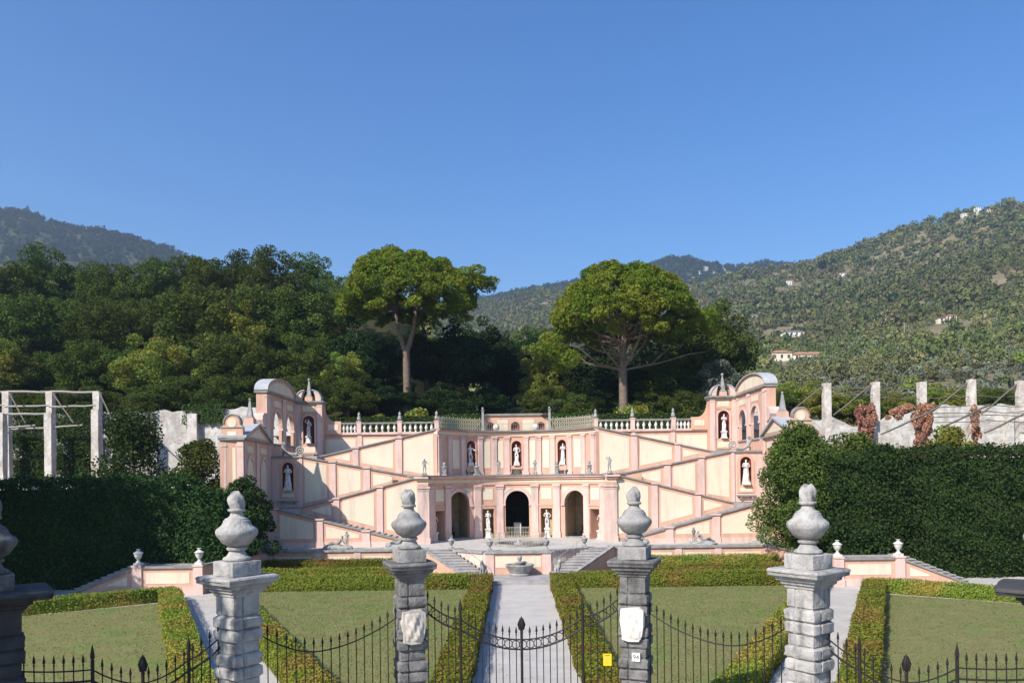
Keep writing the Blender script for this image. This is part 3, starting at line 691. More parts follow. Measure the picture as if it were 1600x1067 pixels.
# upper terrace
m = MB(); vs=[]
cur = [M2(a,0.2) for a in SP2]; cur = [(AX-26.0,82.9),(AX-7.6,82.9)] + cur + [(AX+7.6,82.9),(AX+26.0,82.9)]
for x,y in cur: vs += [(x,y,12.3),(x,95.0,12.3)]
m.add(vs,[(2*i,2*i+1,2*i+3,2*i+2) for i in range(len(cur)-1)])
struct(m,'upper_terrace',TERR)
# ================================================================== RAMPS
def line(xa,za,xb,zb): return lambda x: za + (zb-za)*(x-xa)/(xb-xa)
f1 = line(20.3,5.29,10.05,2.62); f2 = line(18.9,5.28,8.45,7.92); f3 = line(10.2,8.08,19.6,9.86); f4 = line(18.1,9.99,7.6,12.3)
FL = [ # name, front y, x range, coping line, line of what stands in front, piers px, panels px
 (67.2, 9.0, 22.4, lambda x: min(5.3,max(2.3,f1(x))), lambda x: 2.25, [(417,430),(490,502),(563,575)], [(433,488),(505,560),(577,612)]),
 (69.7, 8.45, 22.4, lambda x: max(5.3,f2(x)), lambda x: min(5.2,max(2.15,f1(x)-0.12)), [(519,528),(586.6,596)], [(484,516),(531,583.5),(600,654)]),
 (72.2, 9.0, 19.6, lambda x: max(f3(x),7.98), lambda x: max(5.2,f2(x)-0.12), [(466,471),(513,523),(566,576.5)], [(473,510),(526,563),(580,612)]),
 (74.7, 7.6, 19.3, lambda x: max(9.9,f4(x)), lambda x: f3(x)-0.12, [(550,559),(617,627)], [(518,547),(562,614.5),(629,677.5)]),
]
def ramps(sx, label):
    r = thing('ramp_staircase', label, 'stairs', (AX+sx*14, 67.2, ZT), group='zigzag ramp staircases')
    for i,(yf,xa,xb,top,bot,piers,panels) in enumerate(FL):
        M = frontal(yf,sx); ss = rng(xa,xb,0.6)
        zb = ZT if i<2 else (4.5 if i==2 else 7.0)
        build(MB().strip(M,ss,zb,lambda x: top(x)-0.1,-0.35,0),'ramp_wall',SALM,r)
        build(MB().strip(M,ss,lambda x: top(x)-0.1,lambda x: top(x)+0.02,-0.42,0.14),'coping',COPE,r)
        if i==0: build(MB().strip(M,[xa+.2,xb],ZT,2.42,0,0.05),'plinth',PINK,r)
        # treads
        x0,x1 = (xa,19.0) if i in (0,) else ((8.45,18.9) if i==1 else ((10.2,19.6) if i==2 else (7.6,18.1)))
        n = 20 if i<2 else 14; m = MB(); Mt = frontal(yf+0.35,sx)
        for k in range(n):
            a = x0+(x1-x0)*k/n; b = x0+(x1-x0)*(k+1)/n; z = max(top(a),top(b))-0.13
            m.strip(Mt,[a,b],z-1.2,z-0.0,-2.2 if i<3 else -7.9,0)
        build(m,'steps',STEP,r)
        # landing at the outer end
        for (p0,p1) in piers:
            a,b = sorted((abs(PX(p0,yf)),abs(PX(p1,yf)))); c=(a+b)/2
            zt = top(c)
            mm = MB().strip(M,[a,b],max(zb,bot(c)),zt-0.06,0,0.1); mm.strip(M,[a-.06,b+.06],zt-0.06,zt+0.06,-.4,0.2)
            if i==0: mm.strip(M,[a-.05,b+.05],ZT,2.45,0,0.14)
            build(mm,'pier',PINK,r)
        for (p0,p1) in panels:
            a,b = sorted((abs(PX(p0,yf)),abs(PX(p1,yf))))
            pl = clip_panel(a+.08,b-.08,lambda x: top(x)-0.42,lambda x: bot(x)+(0.5 if i==0 else 0.42))
            if pl: build(MB().prism(pl,M,0,0.02),'panel',CREAM,r)
    # landings
    x0,x1 = sorted((AX+sx*18.9,AX+sx*22.4)); build(MB().box(x0,x1,67.55,72.2,4.6,5.2),'landing',STEP,r)
    x0,x1 = sorted((AX+sx*18.2,AX+sx*24.0)); build(MB().box(x0,x1,72.5,83.0,9.2,9.86),'landing',STEP,r)
    # lower niche wall under the upper landing
    M = frontal(72.2,sx); c=20.75
    mm = MB(); archwall(mm,M,19.6,22.4,5.0,9.72,[(c,0.5,6.76,8.8)],-0.3,0); build(mm,'niche_wall',PINK,r)
    build(MB().niche(M,c,0.5,6.76,8.8),'niche',RED,r,True); build(MB().arch(M,c,0.5,8.8,0.78,-.02,0.06,zfoot=6.5),'niche_frame',SALM,r)
    build(MB().strip(M,[c-.78,c+.78],6.05,6.6,0,0.07),'sill_block',SALM,r); build(MB().strip(M,[c-.55,c+.55],6.15,6.5,0.07,0.09),'panel',CREAM,r)
    build(MB().strip(M,[c-.85,c+.85],5.75,5.87,0,0.4).strip(M,[c-.6,c-.45],5.5,5.75,0,.3).strip(M,[c+.45,c+.6],5.5,5.75,0,.3),'shelf',STONE,r)
    build(MB().strip(M,[19.5,23.6],9.72,9.88,-0.4,0.18),'coping',COPE,r); build(MB().strip(M,[22.4,23.6],5.0,9.72,-0.4,-0.02),'side_wall',PINK,r)
    # back wall carrying the balustrade
    XF[0]=True
    M = frontal(77.2,sx); build(MB().strip(M,[7.5,19.0],7.9,ZU-.1,-0.4,0),'back_wall',SALM,r)
    build(MB().strip(M,[7.5,18.6],ZU-.1,ZU+.02,-0.45,0.12),'coping',PINK,r)
    for p0,p1 in ((558,565),(620,626)):
        a,b = sorted((abs(PX(p0,77.2)),abs(PX(p1,77.2)))); build(MB().strip(M,[a,b],9,ZU-.1,0,0.08),'pier',PINK,r)
    for p0,p1 in ((508,555),(568,616)):
        a,b = sorted((abs(PX(p0,77.2)),abs(PX(p1,77.2))))
        pl = clip_panel(a,b,lambda x: ZU-.5,lambda x: max(9.9,f4(x))+0.15)
        if pl: build(MB().prism(pl,M,0,0.02),'panel',CREAM,r)
    XF[0]=False
ramps(-1,'zigzag pink and cream ramps climbing to the left tower, crossed by its shadow')
ramps(1,'zigzag pink and cream ramps climbing to the right tower, fully sunlit')
# ================================================================== TOWERS, ARCADES, GABLED PAVILIONS
def obelisk(mb,c,z0,b,h,ball=0.16):
    x,y=c; mb.frust(z0,b,b,z0+.12,b,b,c); mb.frust(z0+.12,b*.8,b*.8,z0+h,b*.2,b*.2,c)
    mb.lathe([(0.02,-ball),(ball*.7,-ball*.7),(ball,0),(ball*.7,ball*.7),(0.02,ball)],(x,y,z0+h+ball*.8),10)
def tower(sx,label):
    r = thing('niche_tower',label,'tower',kpt(AX+sx*19.8,76,Z3),group='niche towers')
    M = frontal(76.0,sx); c=19.8; zt=15.05; mm=MB()
    archwall(mm,M,18.5,21.1,Z3-.2,zt,[(c,0.54,11.14,13.26)],-0.4,0); mm.strip(M,[18.5,21.1],Z3-.2,zt,-1.3,-1.15)
    mm.strip(M,[18.5,18.7],Z3-.2,zt,-1.2,-.4); build(mm,'wall',SALM,r)
    build(MB().niche(M,c,0.54,11.14,13.26),'niche',RED,r,True); build(MB().arch(M,c,0.54,13.26,0.7,-.02,0.05,zfoot=11.1),'niche_frame',PINK,r)
    for a,b in ((18.5,19.0),(20.6,21.1)):
        p=MB().strip(M,[a,b],Z3,zt-.15,0,0.1); p.strip(M,[a-.03,b+.03],zt-.4,zt-.32,0,.13); p.strip(M,[a-.05,b+.05],Z3,Z3+.3,0,.15); build(p,'pilaster',PINK,r)
    build(MB().strip(M,[19.25,20.35],14.2,14.7,0,0.03),'panel',CREAM,r); build(MB().strip(M,[19.2,20.4],10.3,10.85,0.05,0.075),'panel',CREAM,r)
    build(MB().strip(M,[19.1,20.5],10.15,11.05,0,0.05),'sill_block',SALM,r)
    build(MB().strip(M,[19.15,20.45],13.95,14.05,0,.07),'string_course',SALM,r)
    build(MB().strip(M,[18.95,20.65],9.95,10.08,0,.5).strip(M,[19.2,19.35],9.86,9.95,0,.35).strip(M,[20.25,20.4],9.86,9.95,0,.35),'shelf',COPE,r)
    build(MB().strip(M,[18.38,21.25],zt-.15,zt,-1.3,.2).strip(M,[18.3,21.3],zt,zt+.14,-1.35,.3),'cornice',COPE,r)
    # broken pediment: two curved horns
    for a0,q in ((18.6,1),(21.0,-1)):
        poly=[(a0,zt+.14)]+[(a0+q*0.85*(1-cos(t)),zt+.14+1.0*sin(t)) for t in np.linspace(0.15,pi/2,7)]
        poly+= [(a0+q*(0.85-.28*sin(t)*1.2),zt+.14+1.0-1.0*(1-cos(t))) for t in np.linspace(0.2,pi/2,5)]
        build(MB().prism(poly,M,-0.6,0.1),'pediment_horn',PINK,r)
        out=[(a0+q*0.85*(1-cos(t)),zt+.15+1.0*sin(t)) for t in np.linspace(0.05,pi/2+.05,9)]
        rim=MB(); vs=[]
        for (s_,z_) in out:
            for t in (-.66,.18): vs += [(*M(s_,t),z_),(*M(s_-q*.05,t),z_+.08)]
        fs=[(i*4+0,i*4+2,i*4+6,i*4+4) for i in range(8)]+[(i*4+1,i*4+3,i*4+7,i*4+5) for i in range(8)]+[(i*4+2,i*4+3,i*4+7,i*4+6) for i in range(8)]
        rim.add(vs,fs); build(rim,'pediment_cap',LEAD,r)
    x,y=M(c,-.3); mm=MB(); mm.frust(zt+.14,.36,.36,zt+.55,.32,.32,(x,y)); build(mm,'finial_base',SALM,r)
    mm=MB(); obelisk(mm,(x,y),zt+.55,.27,1.55,.14); build(mm,'obelisk',GSTAT,r,True)
    # curved buttress down to the balustrade
    pts=[(18.5,14.5)]+[(18.5-1.0*(1-cos(t))*1.0,13.3+1.2*(1-sin(t))) for t in np.linspace(0,pi/2,8)]+[(16.95,13.3),(16.95,ZU),(18.5,ZU)]
    build(MB().prism(pts,frontal(77.0,sx),-0.45,0.0),'buttress',SALM,r)
    build(MB().strip(frontal(77.0,sx),[17.2,18.2],12.45,13.0,0,.03),'panel',CREAM,r)
XF[0]=True
tower(-1,'left niche tower with obelisk and broken pediment, half in shadow'); tower(1,'right niche tower with obelisk and broken pediment, fully sunlit')
def seg(pa,pb,side):
    L=math.dist(pa,pb); dx,dy=(pb[0]-pa[0])/L,(pb[1]-pa[1])/L
    return (lambda q,t: (pa[0]+dx*q+dy*t*side, pa[1]+dy*q-dx*t*side)), L
def arcade(sx,label):
    r = thing('arcade_wall',label,'wall',kpt(AX+sx*21.5,71,Z3),group='round headed arcade walls')
    M,L = seg((AX+sx*21.1,67.1),(AX+sx*21.1,76.0),-sx)      # t>0 towards the axis
    ops=[(3.3,1.2,10.9,12.55),(7.1,1.15,10.9,12.55)]; zc=15.1
    m=MB(); archwall(m,M,0.3,L,8.5,zc,ops,-0.26,0); build(m,'wall',SALM,r); build(MB().strip(M,[0,0.45],8.5,zc,-.8,-.003),'end_pier',SALM,r)
    for a,b in ((0,0.9),(4.7,5.55),(8.4,8.9)):
        build(MB().strip(M,[a,b],Z3,zc-.1,0,.1).strip(M,[a-.0,b+.05],Z3,Z3+.35,0,.15).strip(M,[a,b],zc-.42,zc-.34,0,.14),'pilaster',PINK,r)
    for c,hw,sill,zs in ops:
        build(MB().arch(M,c,hw,zs,hw+.22,-.02,.06,zfoot=zs-.25),'archivolt',PINK,r)
        build(MB().strip(M,[c-1.0,c+1.0],14.15,14.65,0,.03),'panel',CREAM,r)
        build(MB().strip(M,[c-hw-.15,c+hw+.15],10.75,10.9,-.3,.12),'sill',STONE,r)
        for q in (-1,1): build(MB().strip(M,[c+q*(hw+.12)-.14,c+q*(hw+.12)+.14],12.15,12.32,-.27,.12),'impost',PINK,r)
    build(MB().strip(M,[-.12,L],zc,zc+.16,-.95,.2),'cornice',COPE,r)
    arc=[(L/2-(L/2)*cos(t),zc+.16+1.35*sin(t)) for t in np.linspace(0,pi,25)]
    build(MB().prism(arc,M,-.8,0.04),'pediment',SALM,r)
    arc2=[(L/2-(L/2-.75)*cos(t),zc+.3+0.95*sin(t)) for t in np.linspace(0,pi,25)]
    build(MB().prism(arc2,M,0.04,0.07),'panel',CREAM,r)
    cap=MB(); vs=[]
    for s_,z_ in arc:
        k=(s_-L/2)/(L/2)
        for t in (-.95,.22): vs += [(*M(s_+k*.0,t),z_+.004),(*M(s_+k*.07,t),z_+.09)]
    n=len(arc); fs=[]
    for i in range(n-1):
        o=i*4; fs += [(o+1,o+3,o+7,o+5),(o,o+2,o+6,o+4),(o+2,o+3,o+7,o+6),(o,o+1,o+5,o+4)]
    cap.add(vs,fs); build(cap,'roof_cap',LEAD,r)
    # stepped scrolls on the outer end
    xs=lambda a,b: sorted((AX+sx*a,AX+sx*b))
    e=MB(); x0,x1=xs(21.15,21.85); e.box(x0,x1,66.75,67.1,9.5,12.0); build(e,'end_buttress',SALM,r)
    x0,x1=xs(21.05,21.95); e=MB()
    vs=[]; prof=[(67.1,13.4),(66.55,13.35),(66.15,13.1),(66.05,12.75),(66.25,12.4),(66.6,12.2),(67.1,12.15)]
    n=len(prof); e.add([(x0,a,b) for a,b in prof]+[(x1,a,b) for a,b in prof],[tuple(range(n)),tuple(range(n,2*n))[::-1]]+[(i,(i+1)%n,n+(i+1)%n,n+i) for i in range(n)])
    prof=[(67.1,12.1),(66.5,12.0),(66.0,11.6),(65.7,11.0),(65.75,10.4),(66.1,10.0),(67.1,9.8)]
    e.add([(x0,a,b) for a,b in prof]+[(x1,a,b) for a,b in prof],[tuple(range(n)),tuple(range(n,2*n))[::-1]]+[(i,(i+1)%n,n+(i+1)%n,n+i) for i in range(n)])
    build(e,'scroll',PINK,r)
arcade(-1,'left arcade wall with two round arches and curved pediment, its inner face in shade')
arcade(1,'right arcade wall with two round arches and curved pediment, its inner face sunlit')
XF[0]=False
def pavilion(sx,label):
    r = thing('gabled_pavilion',label,'building',(AX+sx*22,65,0),group='gabled side pavilions')
    M,L = seg((AX+sx*21.35,62.2),(AX+sx*22.35,72.2),-sx); zc=10.9
    build(MB().strip(M,[0,L],0,zc,-1.8,0),'wall',SALM,r)
    for c in (2.2,7.2):
        build(MB().arch(M,c,1.15,8.35,1.42,0,.09,zfoot=3),'archivolt',PINK,r)
        poly=[(c-1.1,5.0)]+[(c-1.1*cos(t),8.35+1.1*sin(t)) for t in np.linspace(0,pi,13)]+[(c+1.1,5.0)]
        build(MB().prism(poly,M,0,.02),'panel',CREAM,r)
        build(MB().strip(M,[c-1.1,c+1.1],10.0,10.5,0,.025),'panel',CREAM,r)
    for a,b in ((0.05,.6),(4.2,5.2),(9.2,9.9)): build(MB().strip(M,[a,b],2,zc-.1,0,.1),'pilaster',PINK,r)
    build(MB().strip(M,[-.1,L+.1],zc,zc+.16,-1.9,.22),'cornice',COPE,r)
    build(MB().prism([(0,zc+.16),(L,zc+.16),(L/2,12.35)],M,-1.7,.05),'gable',SALM,r)
    build(MB().prism([(1.6,zc+.36),(L-1.6,zc+.36),(L/2,12.0)],M,.05,.08),'panel',CREAM,r)
    build(MB().prism([(-.2,zc+.17),(L/2,12.38),(L/2,12.56),(-.2,zc+.35)],M,-1.95,.26).prism([(L+.2,zc+.17),(L+.2,zc+.35),(L/2,12.56),(L/2,12.38)],M,-1.95,.26),'roof',LEAD,r)
    x,y=M(L/2,-.6); mm=MB(); mm.frust(12.3,.42,.42,12.95,.38,.38,(x,y)); build(mm,'finial_base',SALM,r)
    mm=MB(); obelisk(mm,(x,y),12.95,.3,1.5,.12); build(mm,'obelisk',GSTAT,r,True)
    # front end with its rounded crest
    Mf=frontal(62.2,sx); a,b=21.32,23.1
    build(MB().strip(Mf,[a,b],0,zc,0,.06),'front',SALM,r)
    for p,q in ((a,a+.5),(b-.45,b)): build(MB().strip(Mf,[p,q],2,zc-.12,.06,.15).strip(Mf,[p-.04,q+.04],zc-.5,zc-.4,.06,.19),'pilaster',PINK,r)
    build(MB().strip(Mf,[a+.62,b-.58],6,zc-.6,.06,.085),'panel',CREAM,r)
    build(MB().strip(Mf,[a-.15,b+.15],zc,zc+.16,-.6,.3),'cornice',COPE,r)
    c=(a+b)/2
    poly=[(a+.05,zc+.16),(b-.05,zc+.16),(b-.05,zc+1.05),(b-.12,zc+1.1),(b-.22,zc+1.2)]+[(c+.62*cos(t),zc+1.35+.62*sin(t)) for t in np.linspace(0.05,pi-.05,12)]+[(a+.22,zc+1.2),(a+.12,zc+1.1),(a+.05,zc+1.05)]
    build(MB().prism(poly,Mf,-.4,.05),'crest',SALM,r)
    poly=[(c+.36*cos(t),zc+1.35+.36*sin(t)) for t in np.linspace(0,2*pi,20)[:-1]]
    build(MB().prism(poly,Mf,.05,.08),'medallion',CREAM,r); build(MB().strip(Mf,[c-.35,c+.35],zc+.4,zc+.68,.05,.08),'panel',CREAM,r)
    build(MB().arch(Mf,c,.6,zc+1.35,.7,-.42,.12,zfoot=zc+1.25),'crest_moulding',COPE,r)
    build(MB().strip(Mf,[a-.05,b+.05],zc+.95,zc+1.03,.05,.11),'string_course',COPE,r)
pavilion(-1,'left gabled pavilion beside the dark hedge, with obelisk and round crested front')
pavilion(1,'right gabled pavilion behind the bushy yew tree, with obelisk and round crested front')
for sx,lb in ((-1,'grey stone scroll on the landing before the left niche tower'),(1,'grey stone scroll on the landing before the right niche tower')):
    m=MB(); x0=AX+sx*20.6; y0=72.5; pts=[]
    for k in range(22): a=k*.55; rr=.08+.022*k; pts.append((x0+sx*(-.9)+rr*cos(a)*.8*1,y0,Z3+.55+rr*sin(a)*.8))
    m.tube(pts,.07,6); m.tube([(x0-sx*.6,y0,Z3+.2),(x0,y0,Z3+.2),(x0+sx*.5,y0,Z3+.45),(x0+sx*.75,y0,Z3+1.0)],[.14,.16,.16,.12],8)
    pts=[(x0+sx*.6+.035*k*.6*cos(k*.6)*.5,y0,Z3+1.15+.035*k*.6*sin(k*.6)*.5) for k in range(16)]; m.tube(pts,.07,6)
    tag(build(m,'stone_scroll',GSTAT,None,True,loc=(x0,y0,Z3)),lb,'scroll','stone scrolls')
# ================================================================== GARDEN SIDE WALLS
def side_wall(sx,label):
    r = thing('garden_wall',label,'wall',(AX+sx*24,54.7,0),group='side garden walls')
    M,L = seg((AX+sx*20.6,64.4),(AX+sx*22.0,54.9),-sx)
    build(MB().strip(M,[0,L],0,1.86,-.35,0),'wall',SALM,r); build(MB().strip(M,[-.1,L],1.86,2.0,-.45,.12),'coping',COPE,r)
    for a,b in ((.6,4.4),(5.2,L-.5)): build(MB().strip(M,[a,b],.55,1.5,0,.025),'panel',CREAM,r)
    Mf = frontal(54.7,sx)
    build(MB().strip(Mf,[21.95,26.1],0,1.8,-.35,0),'wall',SALM,r); build(MB().strip(Mf,[22.3,25.9],1.8,1.94,-.45,.14),'coping',COPE,r)
    build(MB().strip(Mf,[22.6,25.6],.75,1.5,0,.025),'panel',CREAM,r); build(MB().strip(Mf,[22.4,25.8],0,.5,0,.06),'plinth',PINK,r)
    for c in (22.0,26.2):
        build(MB().strip(Mf,[c-.33,c+.33],0,1.9,-.5,.12).strip(Mf,[c-.37,c+.37],0,.5,-.5,.18).strip(Mf,[c-.36,c+.36],1.9,2.02,-.53,.17),'pier',PINK,r)
    top = lambda x: 1.9-(x-26.2)*.385
    build(MB().strip(Mf,[26.5,31.0],0,lambda x: top(x)-.1,-.3,0),'wall',SALM,r); build(MB().strip(Mf,[26.5,31.1],lambda x: top(x)-.1,lambda x: top(x)+.03,-.4,.12),'coping',COPE,r)
    pl = clip_panel(26.9,29.6,lambda x: top(x)-.4,lambda x:.62); build(MB().prism(pl,Mf,0,.025),'panel',CREAM,r)
    n=10
    for k in range(n):
        a=26.5+.46*k; z=1.9-.185*k; build(MB().strip(frontal(55.1,sx),[a,a+.5],0,z,-2.0,0).strip(frontal(55.0,sx),[a-.02,a+.52],z-.0,z+.05,-2.1,0),'step',STEP,r)
    build(MB().strip(frontal(55.15,sx),[22.3,26.5],0,1.85,-2.2,0),'landing',STEP,r)
side_wall(-1,'low side wall with cream panels sloping down beside steps, in front of the dark left hedge')
side_wall(1,'low side wall with cream panels sloping down beside steps, in front of the right hedge')
# ================================================================== URNS AND FINIALS
URN = [(.17,0),(.17,.05),(.1,.1),(.07,.2),(.09,.25),(.17,.36),(.22,.5),(.245,.62),(.25,.66),(.29,.69),(.29,.72),(.2,.78),(.12,.85),(.07,.89),(.06,.95),(.13,.97),(.13,1.0)]
def urn_proto(name,label,scale,material,group):
    r = thing(name,label,'urn',group=group)
    build(MB().box(-.22*scale,.22*scale,-.22*scale,.22*scale,0,.14*scale),'plinth',material,r,local=True)
    build(MB().lathe([(a*scale,(.14+z*.86)*scale) for a,z in URN[:11]],n=14),'bowl',material,r,True,local=True)
    build(MB().lathe([(a*scale,(.14+z*.86)*scale) for a,z in URN[10:]],n=14),'lid',material,r,True,local=True)
    return r
u0=urn_proto('garden_urn','lidded pale urn on the wall pier farthest left, before the dark hedge',1.12,STATUE,'lidded urns on the side walls')
u0.location=(AX-26.2,54.9,2.02)
dup(u0,(AX-22.0,54.9,2.02),label='lidded pale urn on the left wall pier nearer the left gate pillar')
dup(u0,(AX+22.0,54.9,2.02),label='lidded pale urn on the right wall pier close behind a gate pillar urn')
dup(u0,(AX+26.2,54.9,2.02),label='lidded pale urn on the wall pier farthest right, before the green hedge')
u1=urn_proto('small_urn','small dark urn on the terrace rim, top of the shaded left steps',1.0,GSTAT,'small urns on the terrace rim'); u1.location=(AX-5.35,63.95,ZT)
dup(u1,(AX-2.2,61.95,ZT),label='small dark urn on the terrace rim, left of the fountain tub')
dup(u1,(AX+2.2,61.95,ZT),label='small dark urn on the terrace rim, right of the fountain tub')
dup(u1,(AX+5.35,63.95,ZT),label='small dark urn on the terrace rim, top of the sunlit right steps')
FIN=[(.15,0),(.15,.06),(.08,.12),(.07,.2),(.2,.34),(.23,.42),(.17,.5),(.1,.54),(.09,.6),(.15,.66),(.16,.74),(.1,.84),(.05,.95),(.01,1.0)]
# ================================================================== BALUSTRADES
BAL=[(.075,0),(.085,.06),(.05,.1),(.05,.16),(.09,.26),(.115,.42),(.105,.5),(.06,.66),(.05,.72),(.08,.78),(.085,.86)]
bal_me=None
def balustrade(sx,label):
    global bal_me
    ZU=12.4; r=thing('balustrade',label,'balustrade',(AX+sx*13.5,83.05,ZU),group='white balustrades of the upper terrace')
    M=frontal(83.05,sx)
    build(MB().strip(M,[8.2,18.3],ZU+.02,ZU+.14,-.32,.08),'bottom_rail',PINK,r)
    build(MB().strip(M,[8.2,18.4],ZU+1.02,ZU+1.17,-.36,.12),'handrail',COPE,r)
    posts=[8.3,12.15,16.4]
    for c in posts:
        build(MB().strip(M,[c-.22,c+.22],ZU+.02,ZU+1.2,-.36,.13).strip(M,[c-.27,c+.27],ZU+1.2,ZU+1.3,-.4,.18),'post',PINK,r)
    ed=[posts[0]+.25,posts[1]-.25,posts[1]+.25,posts[2]-.25,posts[2]+.25,18.2]
    for a,b,n in ((ed[0],ed[1],6),(ed[2],ed[3],6),(ed[4],ed[5],4)):
        for k in range(n):
            c=a+(b-a)*(k+.5)/n; x,y=M(c,-.12)
            if bal_me is None:
                o=build(MB().lathe([(q*1.45,z*.98) for q,z in BAL],n=10),'baluster',STATUE,r,True,local=True); bal_me=o.data
            else: o=obj_from(bal_me,'baluster',r)
            o.location=(x-r.location[0],y-r.location[1],.15)
    return [(M(c,-.12),ZU+1.3) for c in posts]
fp=balustrade(-1,'balustrade of white balusters left of the lattice fence'); fp2=balustrade(1,'balustrade of white balusters right of the lattice fence')
f0=thing('finial','','finial',group='stone finials on the balustrade posts')
build(MB().lathe([(a*1.0,z*.42) for a,z in FIN[:6]]+[(a,.42+(z-.42)*1.0) for a,z in FIN[6:9]],n=12),'vase',GSTAT,f0,True,local=True)
build(MB().lathe([(a,z) for a,z in FIN[8:]],n=12),'flame',GSTAT,f0,True,local=True)
FL_=['stone vase finial on the left balustrade post beside the lattice fence','stone vase finial on the middle post of the left balustrade','stone vase finial on the left balustrade post nearest the left tower',
 'stone vase finial on the right balustrade post beside the lattice fence','stone vase finial on the middle post of the right balustrade','stone vase finial on the right balustrade post nearest the right tower']
for i,((xy,z),l) in enumerate(zip(fp+fp2,FL_)):
    if i==0: f0.location=(*xy,z); f0['label']=l
    else: dup(f0,(*xy,z),label=l)
# lattice fences, posts and front rail along the curved edge
def lattice(sx,label):
    a0,a1=sorted((sx*A2(25),sx*A2(66))); xs=rng(a0,a1,.26); r=thing('lattice_fence',label,'fence',(*M2((a0+a1)/2,-.1),ZU+.3),group='lattice fences')
    z0=12.36; h=1.25
    for i,x in enumerate(xs): 
        m=MB(); p=M2(x,-.1); m.tube([(*p,z0),(*p,z0+h*(1 if i%2 else .92))],.024,4); build(m,'bar',RIRON,r)
    for q in (-1,1):
        for x in xs:
            b=x+q*.75
            if a0<=b<=a1: build(MB().tube([(*M2(x,-.1),z0+.08),(*M2((x+b)/2,-.1),z0+.6),(*M2(b,-.1),z0+1.1)],.024,4),'slat',RIRON,r)
    for z in (.1,1.08): build(MB().tube([(*M2(x,-.1),z0+z) for x in xs],.018,4),'rail',RIRON,r)
lattice(-1,'rusty iron lattice fence on the left curve of the upper terrace edge'); lattice(1,'rusty iron lattice fence on the right curve of the upper terrace edge')
r=thing('edge_railing','low iron railing along the middle of the upper terrace edge','railing',(AX,79.9,12.36))
xs=rng(-A2(23.5),A2(23.5),.2)
for x in xs: build(MB().tube([(*M2(x,-.1),12.36),(*M2(x,-.1),13.12)],.013,4),'bar',RIRON,r)
build(MB().tube([(*M2(x,-.1),13.05) for x in xs],.016,4),'rail',RIRON,r); build(MB().tube([(*M2(x,-.1),12.5) for x in xs],.014,4),'rail',RIRON,r)
for sx,l in ((-1,'slim stone post left of the middle railing'),(1,'slim stone post right of the middle railing')):
    x,y=M2(sx*A2(24.3),-.15); t=thing('stone_post',l,'post',(x,y,12.36),group='slim stone posts on the terrace edge')
    build(MB().frust(0,.16,.16,.2,.16,.16).frust(.2,.12,.12,1.95,.1,.1).frust(1.95,.15,.15,2.05,.15,.15),'shaft',STONE,t,local=True)
    build(MB().lathe([(.03,2.05),(.1,2.12),(.12,2.2),(.08,2.28),(.01,2.32)],n=10),'ball',STONE,t,True,local=True)
# ================================================================== STATUES
def skin(joints,edges,rad,name,levels=1):
    names=list(joints); idx={k:i for i,k in enumerate(names)}
    me=bpy.data.meshes.new(name); me.from_pydata([joints[k] for k in names],[(idx[a],idx[b]) for a,b in edges],[])
    o=bpy.data.objects.new(name,me); COL.objects.link(o); md=o.modifiers.new('skin','SKIN'); sv=me.skin_vertices[0].data
    for k in names:
        q=rad[k]; q=(q,q) if not hasattr(q,'__len__') else q; sv[idx[k]].radius=q; sv[idx[k]].use_root=(idx[k]==0)
    md.use_smooth_shade=True; s=o.modifiers.new('sub','SUBSURF'); s.levels=levels; s.render_levels=levels
    dg=bpy.context.evaluated_depsgraph_get(); out=bpy.data.meshes.new_from_object(o.evaluated_get(dg)); bpy.data.objects.remove(o); smooth_mesh(out); return out
def figure(pose,drape=False,child=False):
    """a standing figure 1.75 high facing -Y; pose holds the arm, leg and head joints that change"""
    J=dict(pelvis=(0,0,.95),waist=(.02,0,1.12),chest=(.0,-.01,1.34),neck=(0,0,1.5),chin=(0,-.02,1.58),head=(0,-.03,1.68),crown=(0,-.01,1.76),
      shl=(-.19,0,1.43),ell=(-.27,.03,1.17),hal=(-.24,-.1,.95),shr=(.19,0,1.43),elr=(.3,-.02,1.2),har=(.22,-.2,1.12),
      hil=(-.1,0,.9),knl=(-.12,-.03,.5),anl=(-.12,.02,.1),tol=(-.13,-.14,.04),hir=(.1,0,.9),knr=(.15,-.1,.52),anr=(.16,.02,.12),tor=(.2,-.13,.04))
    J.update(pose)
    R=dict(pelvis=(.15,.11),waist=(.12,.095),chest=(.16,.11),neck=.06,chin=.075,head=(.095,.11),crown=.06,shl=.075,ell=.05,hal=.045,shr=.075,elr=.05,har=.045,
      hil=.1,knl=.07,anl=.045,tol=.04,hir=.1,knr=.07,anr=.045,tor=.04)
    if child: R.update(pelvis=(.17,.14),waist=(.17,.15),chest=(.17,.12),head=(.15,.15),crown=.1,chin=.11,knl=.09,knr=.09,hil=.12,hir=.12)
    Eg=[('pelvis','waist'),('waist','chest'),('chest','neck'),('neck','chin'),('chin','head'),('head','crown'),('chest','shl'),('shl','ell'),('ell','hal'),('chest','shr'),('shr','elr'),('elr','har'),
      ('pelvis','hil'),('hil','knl'),('knl','anl'),('anl','tol'),('pelvis','hir'),('hir','knr'),('knr','anr'),('anr','tor')]
    return skin(J,Eg,R,'statue_body',1)
